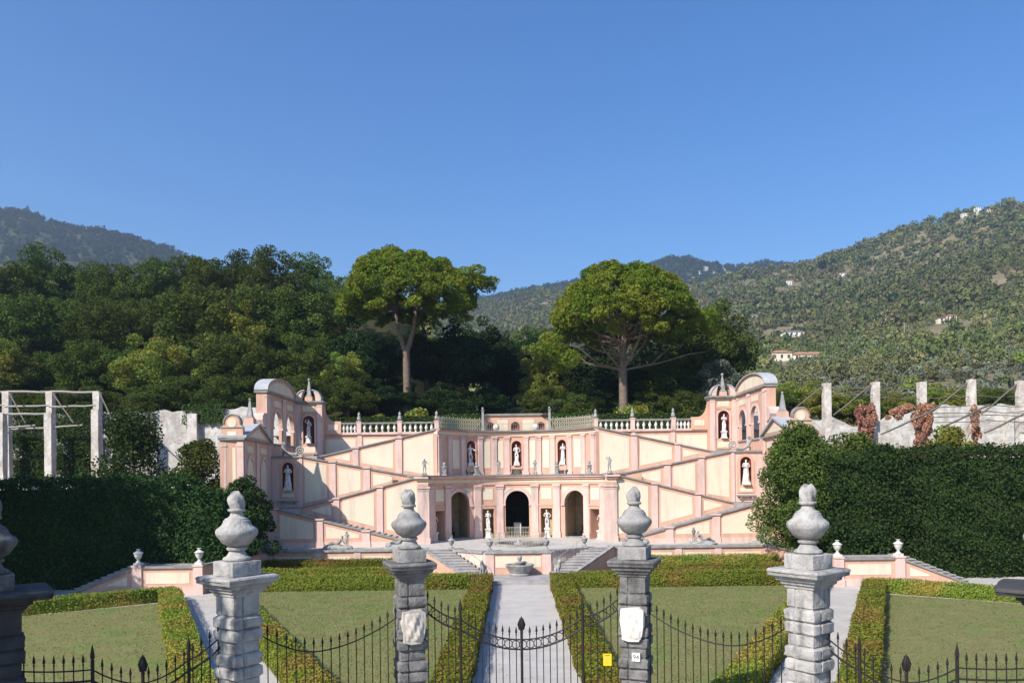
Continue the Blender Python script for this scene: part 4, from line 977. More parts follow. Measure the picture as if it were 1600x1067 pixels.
def drape_mb(lo=.02,hi=1.1,w=.25,seed=1):
    m=MB(); n=18; rows=9; vs=[]; rs=random.Random(seed); ph=rs.random()*6
    for j in range(rows):
        q=j/(rows-1); z=lo+(hi-lo)*q; rr=w*(1.0-.42*q)
        for k in range(n):
            a=2*pi*k/n; f=1+.16*(1-q*.6)*sin(6*a+ph+2*q); vs.append((rr*f*cos(a),rr*.8*f*sin(a)+.02,z+.05*sin(a+ph)*(q>.8)))
    fs=[(j*n+k,j*n+(k+1)%n,(j+1)*n+(k+1)%n,(j+1)*n+k) for j in range(rows-1) for k in range(n)]
    return m.add(vs,fs)
POSES=dict(
 point=dict(elr=(.33,-.05,1.25),har=(.5,-.25,1.12),ell=(-.24,.04,1.16),hal=(-.17,-.08,.94)),
 hip=dict(elr=(.38,.05,1.18),har=(.2,-.06,1.0),ell=(-.3,-.05,1.2),hal=(-.14,-.2,1.12),head=(-.04,-.03,1.68),crown=(-.05,-.02,1.76)),
 fold=dict(ell=(-.26,-.06,1.2),hal=(-.04,-.2,1.32),elr=(.26,-.06,1.2),har=(.02,-.19,1.22),head=(.03,-.04,1.68)),
 up=dict(ell=(-.36,-.02,1.55),hal=(-.2,-.1,1.75),elr=(.3,0,1.2),har=(.16,-.16,1.0)),
 hold=dict(ell=(-.28,-.02,1.18),hal=(-.08,-.24,1.2),elr=(.29,.02,1.18),har=(.12,-.26,1.15)),
 lean=dict(pelvis=(.05,0,.95),hil=(-.05,0,.9),hir=(.14,0,.9),ell=(-.3,0,1.18),hal=(-.36,-.05,.95),elr=(.34,.02,1.2),har=(.4,-.04,.98),knl=(-.1,-.12,.5)))
FIGS={}
def statue(name,label,pose,loc,h=1.75,rz=0,material=STATUE,drape=None,base=.3,group=None,child=False,sq=True):
    t=thing(name,label,'statue',loc,rz,group); k=h/1.76
    key=(pose,child)
    if key not in FIGS: FIGS[key]=figure(POSES[pose],child=child)
    me=FIGS[key]
    if material is not STATUE or True:
        kk=(pose,child,material.name)
        if kk not in FIGS: c=me.copy(); c.materials.clear(); c.materials.append(material); FIGS[kk]=c
        me=FIGS[kk]
    o=obj_from(me,'figure',t,(0,0,base)); o.scale=(k,k,k)
    b=MB(); q=.3*k
    if base>.45: b.frust(0,q,q,.12,q,q).frust(.12,q*.75,q*.75,base-.12,q*.75,q*.75).frust(base-.12,q*.95,q*.95,base+.02,q*.95,q*.95)
    else: b.frust(0,q,q,base*.5,q,q).frust(base*.5,q*.9,q*.9,base+.02,q*.85,q*.85)
    build(b,'plinth',material,t,local=True)
    if drape:
        d=drape_mb(drape[0]*k+base,drape[1]*k+base,drape[2]*k,seed=len(label)); build(d,'drapery',material,t,True,local=True)
    return t
G3='pale statues in the three upper niches'
for s,l,p,d in ((-1,'pale statue pointing to the right, in the left niche of the upper facade','point',(.02,.5,.13)),(0,'pale statue with one hand on hip, in the middle niche of the upper facade','hip',(.02,.62,.2)),(1,'pale draped statue with folded arms, in the right niche of the upper facade','fold',(.02,1.35,.24))):
    x,y=M2(s*A2(34.6),-.12); statue('statue',l,p,(x,y,8.86),1.78,-s*radians(20),STATUE,d,.32)
for s,l,p in ((-1,'pale statue in the square recess left of the dark middle arch','hold'),(1,'sunlit pale statue in the square recess right of the dark middle arch','hip')):
    x,y=M1(s*A1(18.2),-.1); statue('statue',l,p,(x,y,ZT),1.75,0,STATUE,(.02,.75 if s<0 else .5,.17),.85)
for s,l in ((-1,'statue half hidden in the narrow side recess at the left end of the lower facade'),(1,'statue half hidden in the narrow side recess at the right end of the lower facade')):
    x,y=M1(s*A1(55.0),-.35); statue('statue',l,'lean',(x,y,ZT),1.7,-s*.7,STATUE,(.02,.6,.17),.8)
for s,l1,l2 in ((-1,'shaded statue on a white pedestal in the niche of the left tower','pale statue in the low niche beneath the left tower landing'),(1,'sunlit statue on a white pedestal in the niche of the right tower','pale statue in the low niche beneath the right tower landing')):
    statue('statue',l1,'up' if s<0 else 'fold',kpt(AX+s*19.8,75.9,11.15),1.75,0,STATUE,(.02,1.0,.2),.73)
    statue('statue',l2,'hold',(AX+s*20.75,72.1,6.76),2.0,0,STATUE,(.02,1.3,.26),.3)
# putti and herm busts on the gallery edge
for s in (-1,1):
    sd='left' if s<0 else 'right'
    statue('putto',f'grey dancing putto on the {sd} corner of the gallery edge','point' if s<0 else 'up',(AX+s*8.1,69.75,7.95),1.25,-s*.3,GSTAT,None,.22,child=True)
    x,y=M1(s*A1(11.2),-.0); statue('putto',f'small grey putto on the gallery edge just {sd} of the middle niche','up' if s<0 else 'hold',(x,y,7.95),1.15,-s*.2,GSTAT,None,.22,child=True)
def herm(label,loc):
    t=thing('bust',label,'bust',loc,group='grey busts on the gallery edge')
    build(MB().frust(0,.24,.24,.12,.24,.24).frust(.12,.12,.12,.5,.17,.17).frust(.5,.2,.2,.57,.2,.2),'pedestal',GSTAT,t,local=True)
    build(MB().lathe([(.1,.57),(.22,.66),(.25,.78),(.13,.86),(.08,.9),(.13,.97),(.145,1.06),(.11,1.17),(.02,1.2)],n=12,sy=.85),'head',GSTAT,t,True,local=True); return t
h0=None
for s in (-1,1):
    for d,l in ((48.5,'outer grey bust on the {} side of the gallery edge'),(25.3,'grey bust on the gallery edge below the {} upper niche')):
        x,y=M1(s*A1(d),-.0); l=l.format('left' if s<0 else 'right')
        if h0 is None: h0=herm(l,(x,y,7.95))
        else: dup(h0,(x,y,7.95),-s*.4,label=l)
# reclining groups on the terrace wall
RJ=dict(pelvis=(-.1,0,.42),waist=(.12,0,.55),chest=(.3,0,.75),neck=(.36,-.02,.92),head=(.36,-.05,1.04),crown=(.35,-.04,1.14),
  shl=(.3,-.17,.85),ell=(.5,-.25,.62),hal=(.6,-.2,.4),shr=(.3,.17,.85),elr=(.1,.3,.72),har=(-.1,.2,.65),
  hil=(-.15,-.1,.4),knl=(-.55,-.16,.62),anl=(-.85,-.14,.3),tol=(-1.0,-.14,.28),hir=(-.15,.1,.4),knr=(-.6,.1,.45),anr=(-1.0,.1,.3),tor=(-1.12,.1,.34))
RE=[('pelvis','waist'),('waist','chest'),('chest','neck'),('neck','head'),('head','crown'),('chest','shl'),('shl','ell'),('ell','hal'),('chest','shr'),('shr','elr'),('elr','har'),('pelvis','hil'),('hil','knl'),('knl','anl'),('anl','tol'),('pelvis','hir'),('hir','knr'),('knr','anr'),('anr','tor')]
RR=dict(pelvis=.15,waist=.13,chest=.17,neck=.07,head=.11,crown=.07,shl=.08,ell=.055,hal=.045,shr=.08,elr=.055,har=.045,hil=.11,knl=.08,anl=.05,tol=.04,hir=.11,knr=.08,anr=.05,tor=.04)
rec=skin(RJ,RE,RR,'reclining'); rec.materials.append(GSTAT)
def rockbase(seed,L=1.3):
    rs=random.Random(seed); m=MB(); n=14; vs=[]
    for z,k in ((0,1.0),(.12,1.02),(.25,.8),(.36,.45)):
        for i in range(n): a=2*pi*i/n; q=k*rs.uniform(.85,1.15); vs.append((L*q*cos(a),.38*q*sin(a),z*rs.uniform(.8,1.2)))
    fs=[(j*n+i,j*n+(i+1)%n,(j+1)*n+(i+1)%n,(j+1)*n+i) for j in range(3) for i in range(n)]; fs.append(tuple(range(42,56)))
    return m.add(vs,fs)
def group_sculpt(px,label,flip,child,second,seed):
    x=PX(px,65.2); t=thing('sculpture_group',label,'sculpture',(x,65.2,2.0),0,'sculpture groups on the terrace wall')
    o=obj_from(rec,'reclining_figure',t,(0,0,.02)); o.scale=(-1 if flip else 1,1,1)
    build(rockbase(seed),'rock_base',GSTAT,t,local=True)
    q=-1 if flip else 1
    if child:
        if ('hip',True,GSTAT.name) not in FIGS: FIGS[('hip',True,GSTAT.name)]=figure(POSES['hip'],child=True); FIGS[('hip',True,GSTAT.name)].materials.append(GSTAT)
        c=obj_from(FIGS[('hip',True,GSTAT.name)],'standing_child',t,(q*.72,.02,.3)); c.scale=(.66,)*3; c.rotation_euler=(0,0,-q*.5)
    if second:
        o=obj_from(rec,'second_figure',t,(q*.25,.2,.15)); o.scale=(q*.8,.8,.8); 
        build(MB().lathe([(.3,.1),(.34,.3),(.22,.5),(.1,.56)],(-q*.8,.0,0),9),'vase',GSTAT,t,True,local=True)
group_sculpt(424,'dark reclining sculpture group on the terrace wall, in the shade by the left hedge',False,False,True,1)
group_sculpt(527,'reclining figure with a standing child, on the terrace wall before the left ramp',False,True,False,2)
group_sculpt(622,'grey sculpture group on the terrace wall, mostly behind the left middle gate urn',False,False,True,3)
group_sculpt(992,'grey sculpture group on the terrace wall, mostly behind the right middle gate urn',True,False,True,4)
group_sculpt(1096,'reclining figure with a standing child, on the terrace wall before the right ramp',True,True,False,5)
group_sculpt(1194,'sunlit tangled sculpture group on the terrace wall, under the yew tree',True,False,True,6)
# seated dogs at the foot of the steps
DJ=dict(hip=(0,.28,.25),mid=(0,.1,.45),chest=(0,-.12,.62),neck=(0,-.18,.82),head=(0,-.24,.98),muz=(0,-.42,.93),
  fl=(-.1,-.18,.4),fl2=(-.1,-.22,.03),fr=(.1,-.18,.4),fr2=(.1,-.22,.03),hl=(-.2,.12,.3),hl2=(-.18,-.08,.06),hr=(.2,.12,.3),hr2=(.18,-.08,.06),ear=(-.08,-.18,1.08),ear2=(.08,-.18,1.08),tail=(.1,.5,.06))
dog=skin(DJ,[('hip','mid'),('mid','chest'),('chest','neck'),('neck','head'),('head','muz'),('chest','fl'),('fl','fl2'),('chest','fr'),('fr','fr2'),('hip','hl'),('hl','hl2'),('hip','hr'),('hr','hr2'),('head','ear'),('head','ear2'),('hip','tail')],
  dict(hip=.2,mid=.18,chest=.18,neck=.12,head=.12,muz=.07,fl=.075,fl2=.06,fr=.075,fr2=.06,hl=.12,hl2=.06,hr=.12,hr2=.06,ear=.04,ear2=.04,tail=.04),'dog'); dog.materials.append(GSTAT)
for s,l in ((-1,'grey stone dog seated at the foot of the left steps'),(1,'grey stone dog seated at the foot of the right steps')):
    t=thing('dog_statue',l,'statue',(PX(753 if s<0 else 870,60.1),60.1,.25),-s*.5*-1,'stone dogs beside the fountain')
    obj_from(dog,'dog',t,(0,0,.2)); build(MB().box(-.32,.32,-.4,.55,0,.16),'plinth',GSTAT,t,local=True)
# ================================================================== GATE PILLARS
PZ=5.55
def rocky(mb,hw,z0,z1,bev=.035,jit=.012,seed=0,groove=False):
    rs=random.Random(seed); Q=[0,.12,.30,.34,.38,.6,.82] if groove else [0,.2,.4,.6,.8]; n=len(Q); gi=3 if groove else -1
    ring=[(-1,-1),(1,-1),(1,1),(-1,1)]
    vs=[]; prof=[(hw-bev,z0),(hw,z0+bev),(hw,(z0+z1)/2),(hw,z1-bev),(hw-bev,z1)]
    m=4*n
    for h,z in prof:
        for k in range(4):
            (ax,ay),(bx,by)=ring[k],ring[(k+1)%4]
            for i in range(n):
                q=Q[i]; c=.96 if i==0 else (1.0 if i!=gi else 1-.045/hw)
                if i==gi: vs.append(((ax+(bx-ax)*q)*h-(-(by-ay))*0+(-.045 if abs(ax-bx)<.1 and ax>0 else (.045 if abs(ax-bx)<.1 else 0)),(ay+(by-ay)*q)*h+(-.045 if abs(ay-by)<.1 and ay>0 else (.045 if abs(ay-by)<.1 else 0)),z)); continue
                vs.append(((ax+(bx-ax)*q)*h*c+rs.uniform(-jit,jit),(ay+(by-ay)*q)*h*c+rs.uniform(-jit,jit),z+rs.uniform(-jit,jit)*.5))
    fs=[(j*m+i,j*m+(i+1)%m,(j+1)*m+(i+1)%m,(j+1)*m+i) for j in range(len(prof)-1) for i in range(m)]
    fs+=[tuple(range(m))[::-1],tuple(range((len(prof)-1)*m,len(prof)*m))]
    mb.add(vs,fs)
def pillar(label,x,y,rz,material,seed,hw=.40,zc=PZ,slab=None,number=False,cap=.66):
    t=thing('gate_pillar',label,'pillar',(x,y,0),rz,'stone gate pillars')
    m=MB(); m.sqlathe([(hw*.82,0),(hw*.82,zc-.3)]); build(m,'shaft',material,t,local=True)
    z=.4; k=0; hs=[.32,.34,.2,.33,.32]
    top=zc-.92
    zz=top; i=0
    lay=[('b',.30),('b',.30),('n',.27)]
    while zz>.7:
        ty,h=lay[i%3]
        if ty=='b':
            m=MB(); rocky(m,hw*1.03,zz-h,zz-.02,.045,.014,seed*50+i,True); build(m,'rusticated_block',material,t,True,local=True)
        else:
            m=MB(); rocky(m,hw*.88,zz-h,zz-.01,.015,.006,seed*50+i,True); build(m,'plain_block',material,t,True,local=True)
        zz-=h; i+=1
    m=MB(); rocky(m,hw*1.2,0,.75,.05,.01,seed); build(m,'base',material,t,True,local=True)
    m=MB(); rocky(m,hw*.9,zc-.9,zc-.42,.015,.006,seed+9,True); build(m,'neck_block',material,t,True,local=True)
    m=MB(); m.sqlathe([(hw*.96,zc-.45),(hw*.98,zc-.40),(hw*1.12,zc-.36),(hw*1.15,zc-.30),(hw*1.32,zc-.27),(hw*1.36,zc-.2),(cap*.93,zc-.16),(cap*.95,zc-.1)]); rocky(m,cap,zc-.1,zc,.03,.008,seed+3)
    build(m,'capital',material,t,True,local=True)
    if slab:
        q=slab; rs=random.Random(seed); sh=[(-.27,-.42),(-.1,-.47),(.18,-.46),(.27,-.30),(.31,-.05),(.32,.36),(.2,.45),(-.05,.43),(-.30,.40),(-.33,.1),(-.28,-.2)]
        n=len(sh); vs=[(a,-hw*1.05-.10,zc-1.72+b) for a,b in sh]+[(a*1.05,-hw*.8,zc-1.72+b*1.03) for a,b in sh]; fs=[tuple(range(n))[::-1]]+[(i,(i+1)%n,n+(i+1)%n,n+i) for i in range(n)]
        for j in range(3):
            pass
        o=build(MB().add(vs,fs),'marble_relief',MARBL2 if seed==3 else MARBLE,t,local=True)
        # worn carving: a rough field of folds standing out of the slab
        m=MB(); vs=[]; fs=[]; nu,nv=16,22; ph=[rs.uniform(0,6) for _ in range(6)]
        for j in range(nv+1):
            for i in range(nu+1):
                u=i/nu*2-1; v=j/nv*2-1; e=max(0,1-u*u)*max(0,1-v**4)
                hgt=.05*e**.5*(1.0+.5*sin(3*u+2*v+ph[0])+.35*sin(6*u-4*v+ph[1])+.25*sin(9*v+5*u+ph[2])+.18*sin(13*u+ph[3]+6*v)+rs.uniform(-.12,.12))
                vs.append((u*.26*(1-.12*max(0,-v))+.01,-hw*1.05-.098-hgt,zc-1.73+v*.39))
        for j in range(nv):
            for i in range(nu): k0=j*(nu+1)+i; fs.append((k0,k0+1,k0+nu+2,k0+nu+1))
        m.add(vs,fs); build(m,'worn_carving',MARBL2 if seed==3 else MARBLE,t,True,local=True).parent=o
    if number:
        zq=zc-2.62; pl=build(MB().box(-.02,.2,-hw*1.03-.03,-hw*.8,zq-.11,zq+.11),'number_plate',PLATE,t,local=True)
        cu=bpy.data.curves.new('number','FONT'); cu.body='94'; cu.size=.17; cu.extrude=.002; cu.align_x='CENTER'; cu.align_y='CENTER'; cu.space_character=1.0
        tmp=bpy.data.objects.new('tmp',cu); COL.objects.link(tmp); dg=bpy.context.evaluated_depsgraph_get(); me=bpy.data.meshes.new_from_object(tmp.evaluated_get(dg)); bpy.data.objects.remove(tmp)
        me.materials.clear(); me.materials.append(INK); o=obj_from(me,'digits',pl,(.09,-hw*1.03-.034,zq)); o.rotation_euler=(pi/2,0,0)
    return t
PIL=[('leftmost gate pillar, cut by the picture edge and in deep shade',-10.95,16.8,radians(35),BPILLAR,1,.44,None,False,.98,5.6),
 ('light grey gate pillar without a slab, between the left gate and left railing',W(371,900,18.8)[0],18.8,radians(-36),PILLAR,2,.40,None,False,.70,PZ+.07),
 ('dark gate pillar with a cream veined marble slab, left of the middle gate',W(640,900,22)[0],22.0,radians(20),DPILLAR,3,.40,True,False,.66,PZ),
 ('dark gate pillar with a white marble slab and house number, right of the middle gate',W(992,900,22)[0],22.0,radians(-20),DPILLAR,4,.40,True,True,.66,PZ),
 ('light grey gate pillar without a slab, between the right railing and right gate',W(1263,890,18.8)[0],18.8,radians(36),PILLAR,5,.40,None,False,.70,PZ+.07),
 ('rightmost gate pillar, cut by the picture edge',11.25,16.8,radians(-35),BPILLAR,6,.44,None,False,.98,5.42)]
def gate_urn(label,x,y,z,rz,seed,material,flame=True,k=1.0):
    t=thing('pillar_urn',label,'urn',(x,y,z),rz,'flaming stone urns on the gate pillars')
    m=MB(); rocky(m,.42*k,0,.36*k,.02,.008,seed); build(m,'plinth',material,t,True,local=True)
    P=[(.30,.36),(.34,.40),(.33,.44),(.25,.48),(.20,.56),(.185,.60),(.24,.63),(.25,.68),(.2,.71),(.25,.735),(.35,.80),(.41,.89),(.47,.965),(.50,1.03),(.505,1.09),(.48,1.14),(.42,1.185),(.36,1.235),(.325,1.30),(.315,1.345),(.285,1.36),(.275,1.395),(.21,1.42),(.16,1.47),(.145,1.53),(.15,1.555),(.20,1.57),(.215,1.605),(.2,1.63),(.15,1.645)]
    build(MB().lathe([(a*k,b*k) for a,b in P],n=28),'bowl',material,t,True,local=True)
    # twisted stone flame
    m=MB(); n=24; rows=12; vs=[]
    for j in range(rows+1):
        q=j/rows; rr=.12+.075*sin(pi*min(1,q*.62+.18))-.06*max(0,q-.8)/.2
        for i in range(n):
            a=2*pi*i/n; f=1+.30*abs(sin(2.5*(a+q*1.1+seed)))-.2; lean=.02*sin(3*q+seed)
            vs.append(((rr*f*cos(a)+lean)*k,(rr*f*sin(a))*k,(1.62+.40*q+.06*sin(2*a+seed)*q*q)*k))
    fs=[(j*n+i,j*n+(i+1)%n,(j+1)*n+(i+1)%n,(j+1)*n+i) for j in range(rows) for i in range(n)]+[tuple(range(rows*n,rows*n+n))]
    m.add(vs,fs); build(m,'flame',material,t,True,local=True)
UL=['stone urn in deep shade on the leftmost gate pillar, mostly out of frame','flaming stone urn on the light left pillar, before the dark hedge','flaming stone urn on the pillar with the cream veined slab','flaming stone urn on the pillar with the white slab and number','flaming stone urn on the light right pillar, before the green hedge','stone urn on the rightmost gate pillar, out of frame']
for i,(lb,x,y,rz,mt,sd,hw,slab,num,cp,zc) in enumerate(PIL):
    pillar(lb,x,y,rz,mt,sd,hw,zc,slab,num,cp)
    gate_urn(UL[i],x-(0.0 if i else .14),y,zc,rz,sd,DPILLAR if i==0 else (STONE if i in (2,3) else PILLAR),k=.96)  # leftmost urn gets darker stone, its shade put into the colour
# ================================================================== IRON RAILINGS AND GATES
def spear(mb,x,y,z,h=.22,r=.03):
    mb.lathe([(.018,-.05),(.024,-.03),(.012,0),(r,.035),(r*.8,h*.45),(.004,h)],(x,y,z),6)
def railing(name,label,cat,pa,pb,top,gap,n,rings=False,posts=(),bud=None,big=(),group=None,two=True,rad=.014):
    L=math.dist(pa,pb); P=lambda q:(pa[0]+(pb[0]-pa[0])*q,pa[1]+(pb[1]-pa[1])*q)
    t=thing(name,label,cat,(*P(.5),0),group=group)
    N=48
    m=MB().tube([(*P(i/N),top(i/N)) for i in range(N+1)],.022 if rings else .018,5); build(m,'top_rail',IRON,t)
    if gap: build(MB().tube([(*P(i/N),top(i/N)-gap) for i in range(N+1)],.026,5),'lower_rail',IRON,t)
    build(MB().tube([(*P(0),.35),(*P(1),.35)],.02,5),'bottom_rail',IRON,t)
    for i in range(n):
        q=(i+.5)/n
        if any(abs(q-p)*L<.075 for p in posts) or (bud is not None and abs(q-bud)*L<.07): continue
        x,y=P(q); z=top(q); hb=.16 if not (i in big) else .3
        b=build(MB().tube([(x,y,.15),(x,y,z+hb)],rad,5),'bar',IRON,t)
        m=MB(); spear(m,x,y,z+hb,.2,.034); o=build(m,'spearhead',IRON,None); 
        for v in o.data.vertices: v.co -= b.parent.location
        o.parent=b
    if rings:
        k=int(L/.20)
        for i in range(k):
            q=(i+.5)/k
            if any(abs(q-p)*L<.1 for p in posts): continue
            x,y=P(q); z=top(q)-gap/2; rr=gap*.40; ux,uy=(pb[0]-pa[0])/L,(pb[1]-pa[1])/L
            build(MB().tube([(x+ux*rr*cos(a),y+uy*rr*cos(a),z+rr*sin(a)) for a in np.linspace(0,2*pi,15)],.013,5,caps=False),'ring',IRON,t)
    for p in posts:
        x,y=P(p); z=top(p); b=build(MB().tube([(x,y,0),(x,y,z+.22)],.04,8),'post',IRON,t)
        m=MB(); spear(m,x,y,z+.22,.34,.055); o=build(m,'post_spearhead',IRON,None)
        for v in o.data.vertices: v.co -= b.parent.location
        o.parent=b
    if bud is not None:
        x,y=P(bud); z=top(bud); b=build(MB().tube([(x,y,0),(x,y,z+.2)],.038,8),'meeting_stile',IRON,t)
        m=MB().lathe([(.03,0),(.05,.03),(.035,.07),(.07,.14),(.088,.22),(.075,.3),(.045,.38),(.02,.43),(.006,.47)],(x,y,z+.18),10)
        for k in range(6):
            a=2*pi*k/6; m.tube([(x+.055*cos(a),y+.055*sin(a),z+.27),(x+.095*cos(a),y+.095*sin(a),z+.42),(x+.04*cos(a),y+.04*sin(a),z+.6)],[.022,.022,.005],5)
        o=build(m,'bud_finial',IRON,None,True)
        for v in o.data.vertices: v.co -= b.parent.location
        o.parent=b
    return t
def curve(pts):
    xs=[a for a,_ in pts]; zs=[b for _,b in pts]
    c=np.polyfit(xs,zs,min(4,len(xs)-1)); return lambda q: float(np.polyval(c,q))
px3=PIL[2][1]+.40; px4=PIL[3][1]-.40; gy=22.0
Wd=px4-px3; qq=lambda px:(W(px,950,22)[0]-px3)/Wd
zz=lambda px,py: W(px,py,22)[2]
qa,qb=qq(719),qq(910)
def gtop(q):
    if q<qa: u=q/qa; return 4.48+(3.95-4.48)*(1-(1-u)**1.8)
    if q>qb: u=(1-q)/(1-qb); return 4.52+(3.97-4.52)*(1-(1-u)**1.8)
    u=(q-(qa+qb)/2)/((qb-qa)/2); return 3.36+.58*abs(u)**2.1
railing('iron_gate','black iron double gate with a frieze of rings, between the two slabbed pillars','gate',(px3,gy),(px4,gy),gtop,.27,29,True,(qa,qb),(qa+qb)/2)
# yellow sign wired to the gate
sx0=W(949,1030,21.93); t=thing('notice_sign','small yellow notice hung on the gate bars left of the numbered pillar','sign',(sx0[0],21.93,sx0[2]))
build(MB().box(-.115,.115,-.006,.006,-.165,.165),'board',YELL,t,local=True)
for k in range(7):
    wd=.085*(1 if k%3 else .8); build(MB().box(-wd,wd,-.0085,-.0065,.11-.035*k,.117-.035*k if k else .125),'text_line',INK if k==0 else RIRON,t,local=True)
def swoop(z0,zm,z1,qm,p=1.9):
    return lambda q: zm+(z0-zm)*((qm-q)/qm)**p if q<qm else zm+(z1-zm)*((q-qm)/(1-qm))**p
def near(i,j,off=.45):
    a,b=PIL[i],PIL[j]; L=math.dist((a[1],a[2]),(b[1],b[2])); ux,uy=(b[1]-a[1])/L,(b[2]-a[2])/L
    return (a[1]+ux*off,a[2]+uy*off),(b[1]-ux*off,b[2]-uy*off)
pa,pb=near(1,2,.36); railing('iron_railing','black spear topped railing with one sagging rail, left of the dark slabbed pillar','railing',pa,pb,swoop(4.28,3.5,4.1,.44),0,17,group='spear topped railings')
pa,pb=near(3,4,.36); railing('iron_railing','black spear topped railing with one sagging rail, right of the numbered pillar','railing',pa,pb,swoop(4.15,3.52,4.3,.56),0,19,group='spear topped railings')
def sgate(q,a,b,m=3.32):
    if q<a: u=q/a; return 3.74+.12*(1-u)**2-.0*u
    if q>b: u=(q-b)/(1-b); return 3.74+.5*u**1.3
    mid=(a+b)/2; u=(q-mid)/((b-a)/2); return m+.42*abs(u)**1.8
pa,pb=near(0,1,.35); railing('iron_gate','plain black iron gate with two sagging rails, left of the light left pillar','gate',pa,pb,lambda q: sgate(q,.34,.82),.24,22,False,(.34,.82),.585,group='side gates')
pa,pb=near(5,4,.35); railing('iron_gate','plain black iron gate with two sagging rails, right of the light right pillar','gate',pa,pb,lambda q: sgate(q,.34,.82)-.2,.24,22,False,(.34,.82),.585,group='side gates')
m=MB()
for i,j in ((0,1),(1,2),(2,3),(3,4),(4,5)):
    a,b=PIL[i],PIL[j]; M,L=seg((a[1],a[2]),(b[1],b[2]),1); 
    tag(build(MB().strip(M,[.3,L-.3],0,.12,-.12,.12),'sill',STONE),kind='structure')
# ================================================================== BOX HEDGES IN THE PARTERRE
def hedge(name,label,boxes,material,density,size,group=None,cat='hedge',wav=.06,bulge=.05,loc=None,aspect=1.0):
    v,t,core=hedge_leaves(boxes,density,size,aspect,bulge,.55,wav=wav)
    l=np.array(loc or (boxes[0][0],boxes[0][1],0.0)); v=v-l; core=([tuple(np.array(p)-l) for p in core[0]],core[1])
    o=obj_from(quadmesh(name,v,t,material,core),name,None,tuple(l)); return tag(o,label,cat,group)
def bx(xa,ya,xb,yb,w,h,z=0):
    L=math.dist((xa,ya),(xb,yb)); return ((xa+xb)/2,(ya+yb)/2,z+h/2,L/2,w/2,h/2,atan2(yb-ya,xb-xa))
HG='low box hedges of the parterre'
def bhedge(label,*a): hedge('box_hedge',label,[bx(*a)],L_BOX,330,.085,HG,bulge=.04)
mx=MIRX
bhedge('low box hedge along the left edge of the middle gravel path',PL-.65,24,PL-.65,57.3,1.25,.85)
bhedge('low box hedge along the right edge of the middle gravel path',PR+.65,24,PR+.65,57.3,1.25,.85)
for s,sd in ((0,'left'),(1,'right')):
    f=(lambda x:x) if s==0 else mx
    bhedge(f'nearest of the three cross hedges behind the {sd} middle lawn, yellowest in colour',f(PL-1.35),55.9,f(-18.6),55.9,1.3,1.0)
    bhedge(f'middle one of the three cross hedges behind the {sd} middle lawn',f(-7.5),59.2,f(-19.4),59.2,1.2,1.12)
    bhedge(f'farthest of the three cross hedges behind the {sd} middle lawn, against the pink wall',f(-7.9),62.5,f(-19.8),62.5,1.2,1.42)
    bhedge(f'low box hedge between the {sd} middle lawn and the {sd} slanting path',f(DL(24)+.7),24,f(DL(55.5)+.7),55.5,1.15,.85)
    bhedge(f'low box hedge along the outer side of the {sd} slanting path',f(DL2(22)-.65),22,f(DL2(51.5)-.65),51.5,1.25,.85)
    bhedge(f'low box hedge along the far edge of the {sd} outer lawn',f(DL2(52.2)-.3),52.3,f(-33.5),43.9,1.1,.85)
def litter(n):
    x=RNG.uniform(-30,30,n); y=RNG.uniform(24,57,n); p=np.stack([x,y,np.full(n,.022)],1); v,t=leaves(p,np.tile(np.array((0,0,1.)),(n,1)),.075,1.3,.9)
    v[:,2]=np.maximum(v[:,2],.016); return tag(obj_from(quadmesh('fallen_leaves',v,t,L_VIN),'fallen_leaves'),kind='stuff',label='dry fallen leaves scattered over lawns and paths',cat='leaves')
litter(2600)
# ================================================================== TALL CLIPPED HEDGES AND YEWS
def tall(label,boxes,loc,sd):
    v,t,core=hedge_leaves(boxes,120,.17,1.0,.14,.45,wav=.4); l=np.array(loc)
    core=([tuple(np.array(p)-l) for p in core[0]],core[1])
    return tag(obj_from(quadmesh('tall_hedge',v-l,t,L_YEW,core),'tall_hedge',None,tuple(l)),label,'hedge','tall dark hedges')
tall('tall dark evergreen hedge on the left, almost black in shade',[(-37,59.8,3.7,12.6,2.2,4.1,radians(1)),(-23.6,59.6,3.3,2.2,1.9,3.6,0)],(-34,59.8,0),1)
tall('tall green evergreen hedge on the right behind the urns',[(38,60.2,4.4,12.2,2.3,4.9,radians(-2)),(25.4,59.8,4.2,2.6,2.0,4.6,0)],(36,60,0),2)
def blobtree(name,label,cat,loc,blobs,n,size,material,group=None,trunk=None,bark=DBARK,aspect=1.0,flat=.45,inner=.55,core=True):
    t=thing(name,label,cat,loc,group=group); p,d,k=blob_points(blobs,n,inner); bt=RNG.random(len(blobs))
    v,ti=leaves(p,d,size,aspect,flat,tint=np.clip(.5*bt[k]+.5*RNG.random(n),0,1)); obj_from(quadmesh('crown',v,ti,material),'crown',t)
    if trunk: build(trunk,'trunk',bark,t,True,local=True)
    return t
def heap(w,d,h,n,seed,r=(.25,.4),z0=0):
    rs=np.random.default_rng(seed); out=[]
    for i in range(n):
        a=rs.uniform(0,2*pi); q=sqrt(rs.random()); zz=rs.random(); k=sqrt(max(.05,1-zz*zz)); out.append((w*q*k*cos(a),d*q*k*sin(a),z0+h*zz*.85+.1*h,rs.uniform(*r)*min(w,h),1,1,.85))
    return out
def stick(h,r): return MB().tube([(0,0,-.4),(.03*h,0,h*.5),(0,0,h)],[r,r*.8,r*.3],7)
x,y,z=W(1252,850,60.5)
blobtree('yew_tree','bushy yellow green yew hanging over the right tower wall','tree',(x,y,1.2),[b for b in heap(3.2,2.6,9.4,130,3,(.22,.36),1.0)]+heap(2.4,2.2,4.0,40,31,(.3,.45),.8),60000,.16,L_YE2,trunk=stick(5,.25))
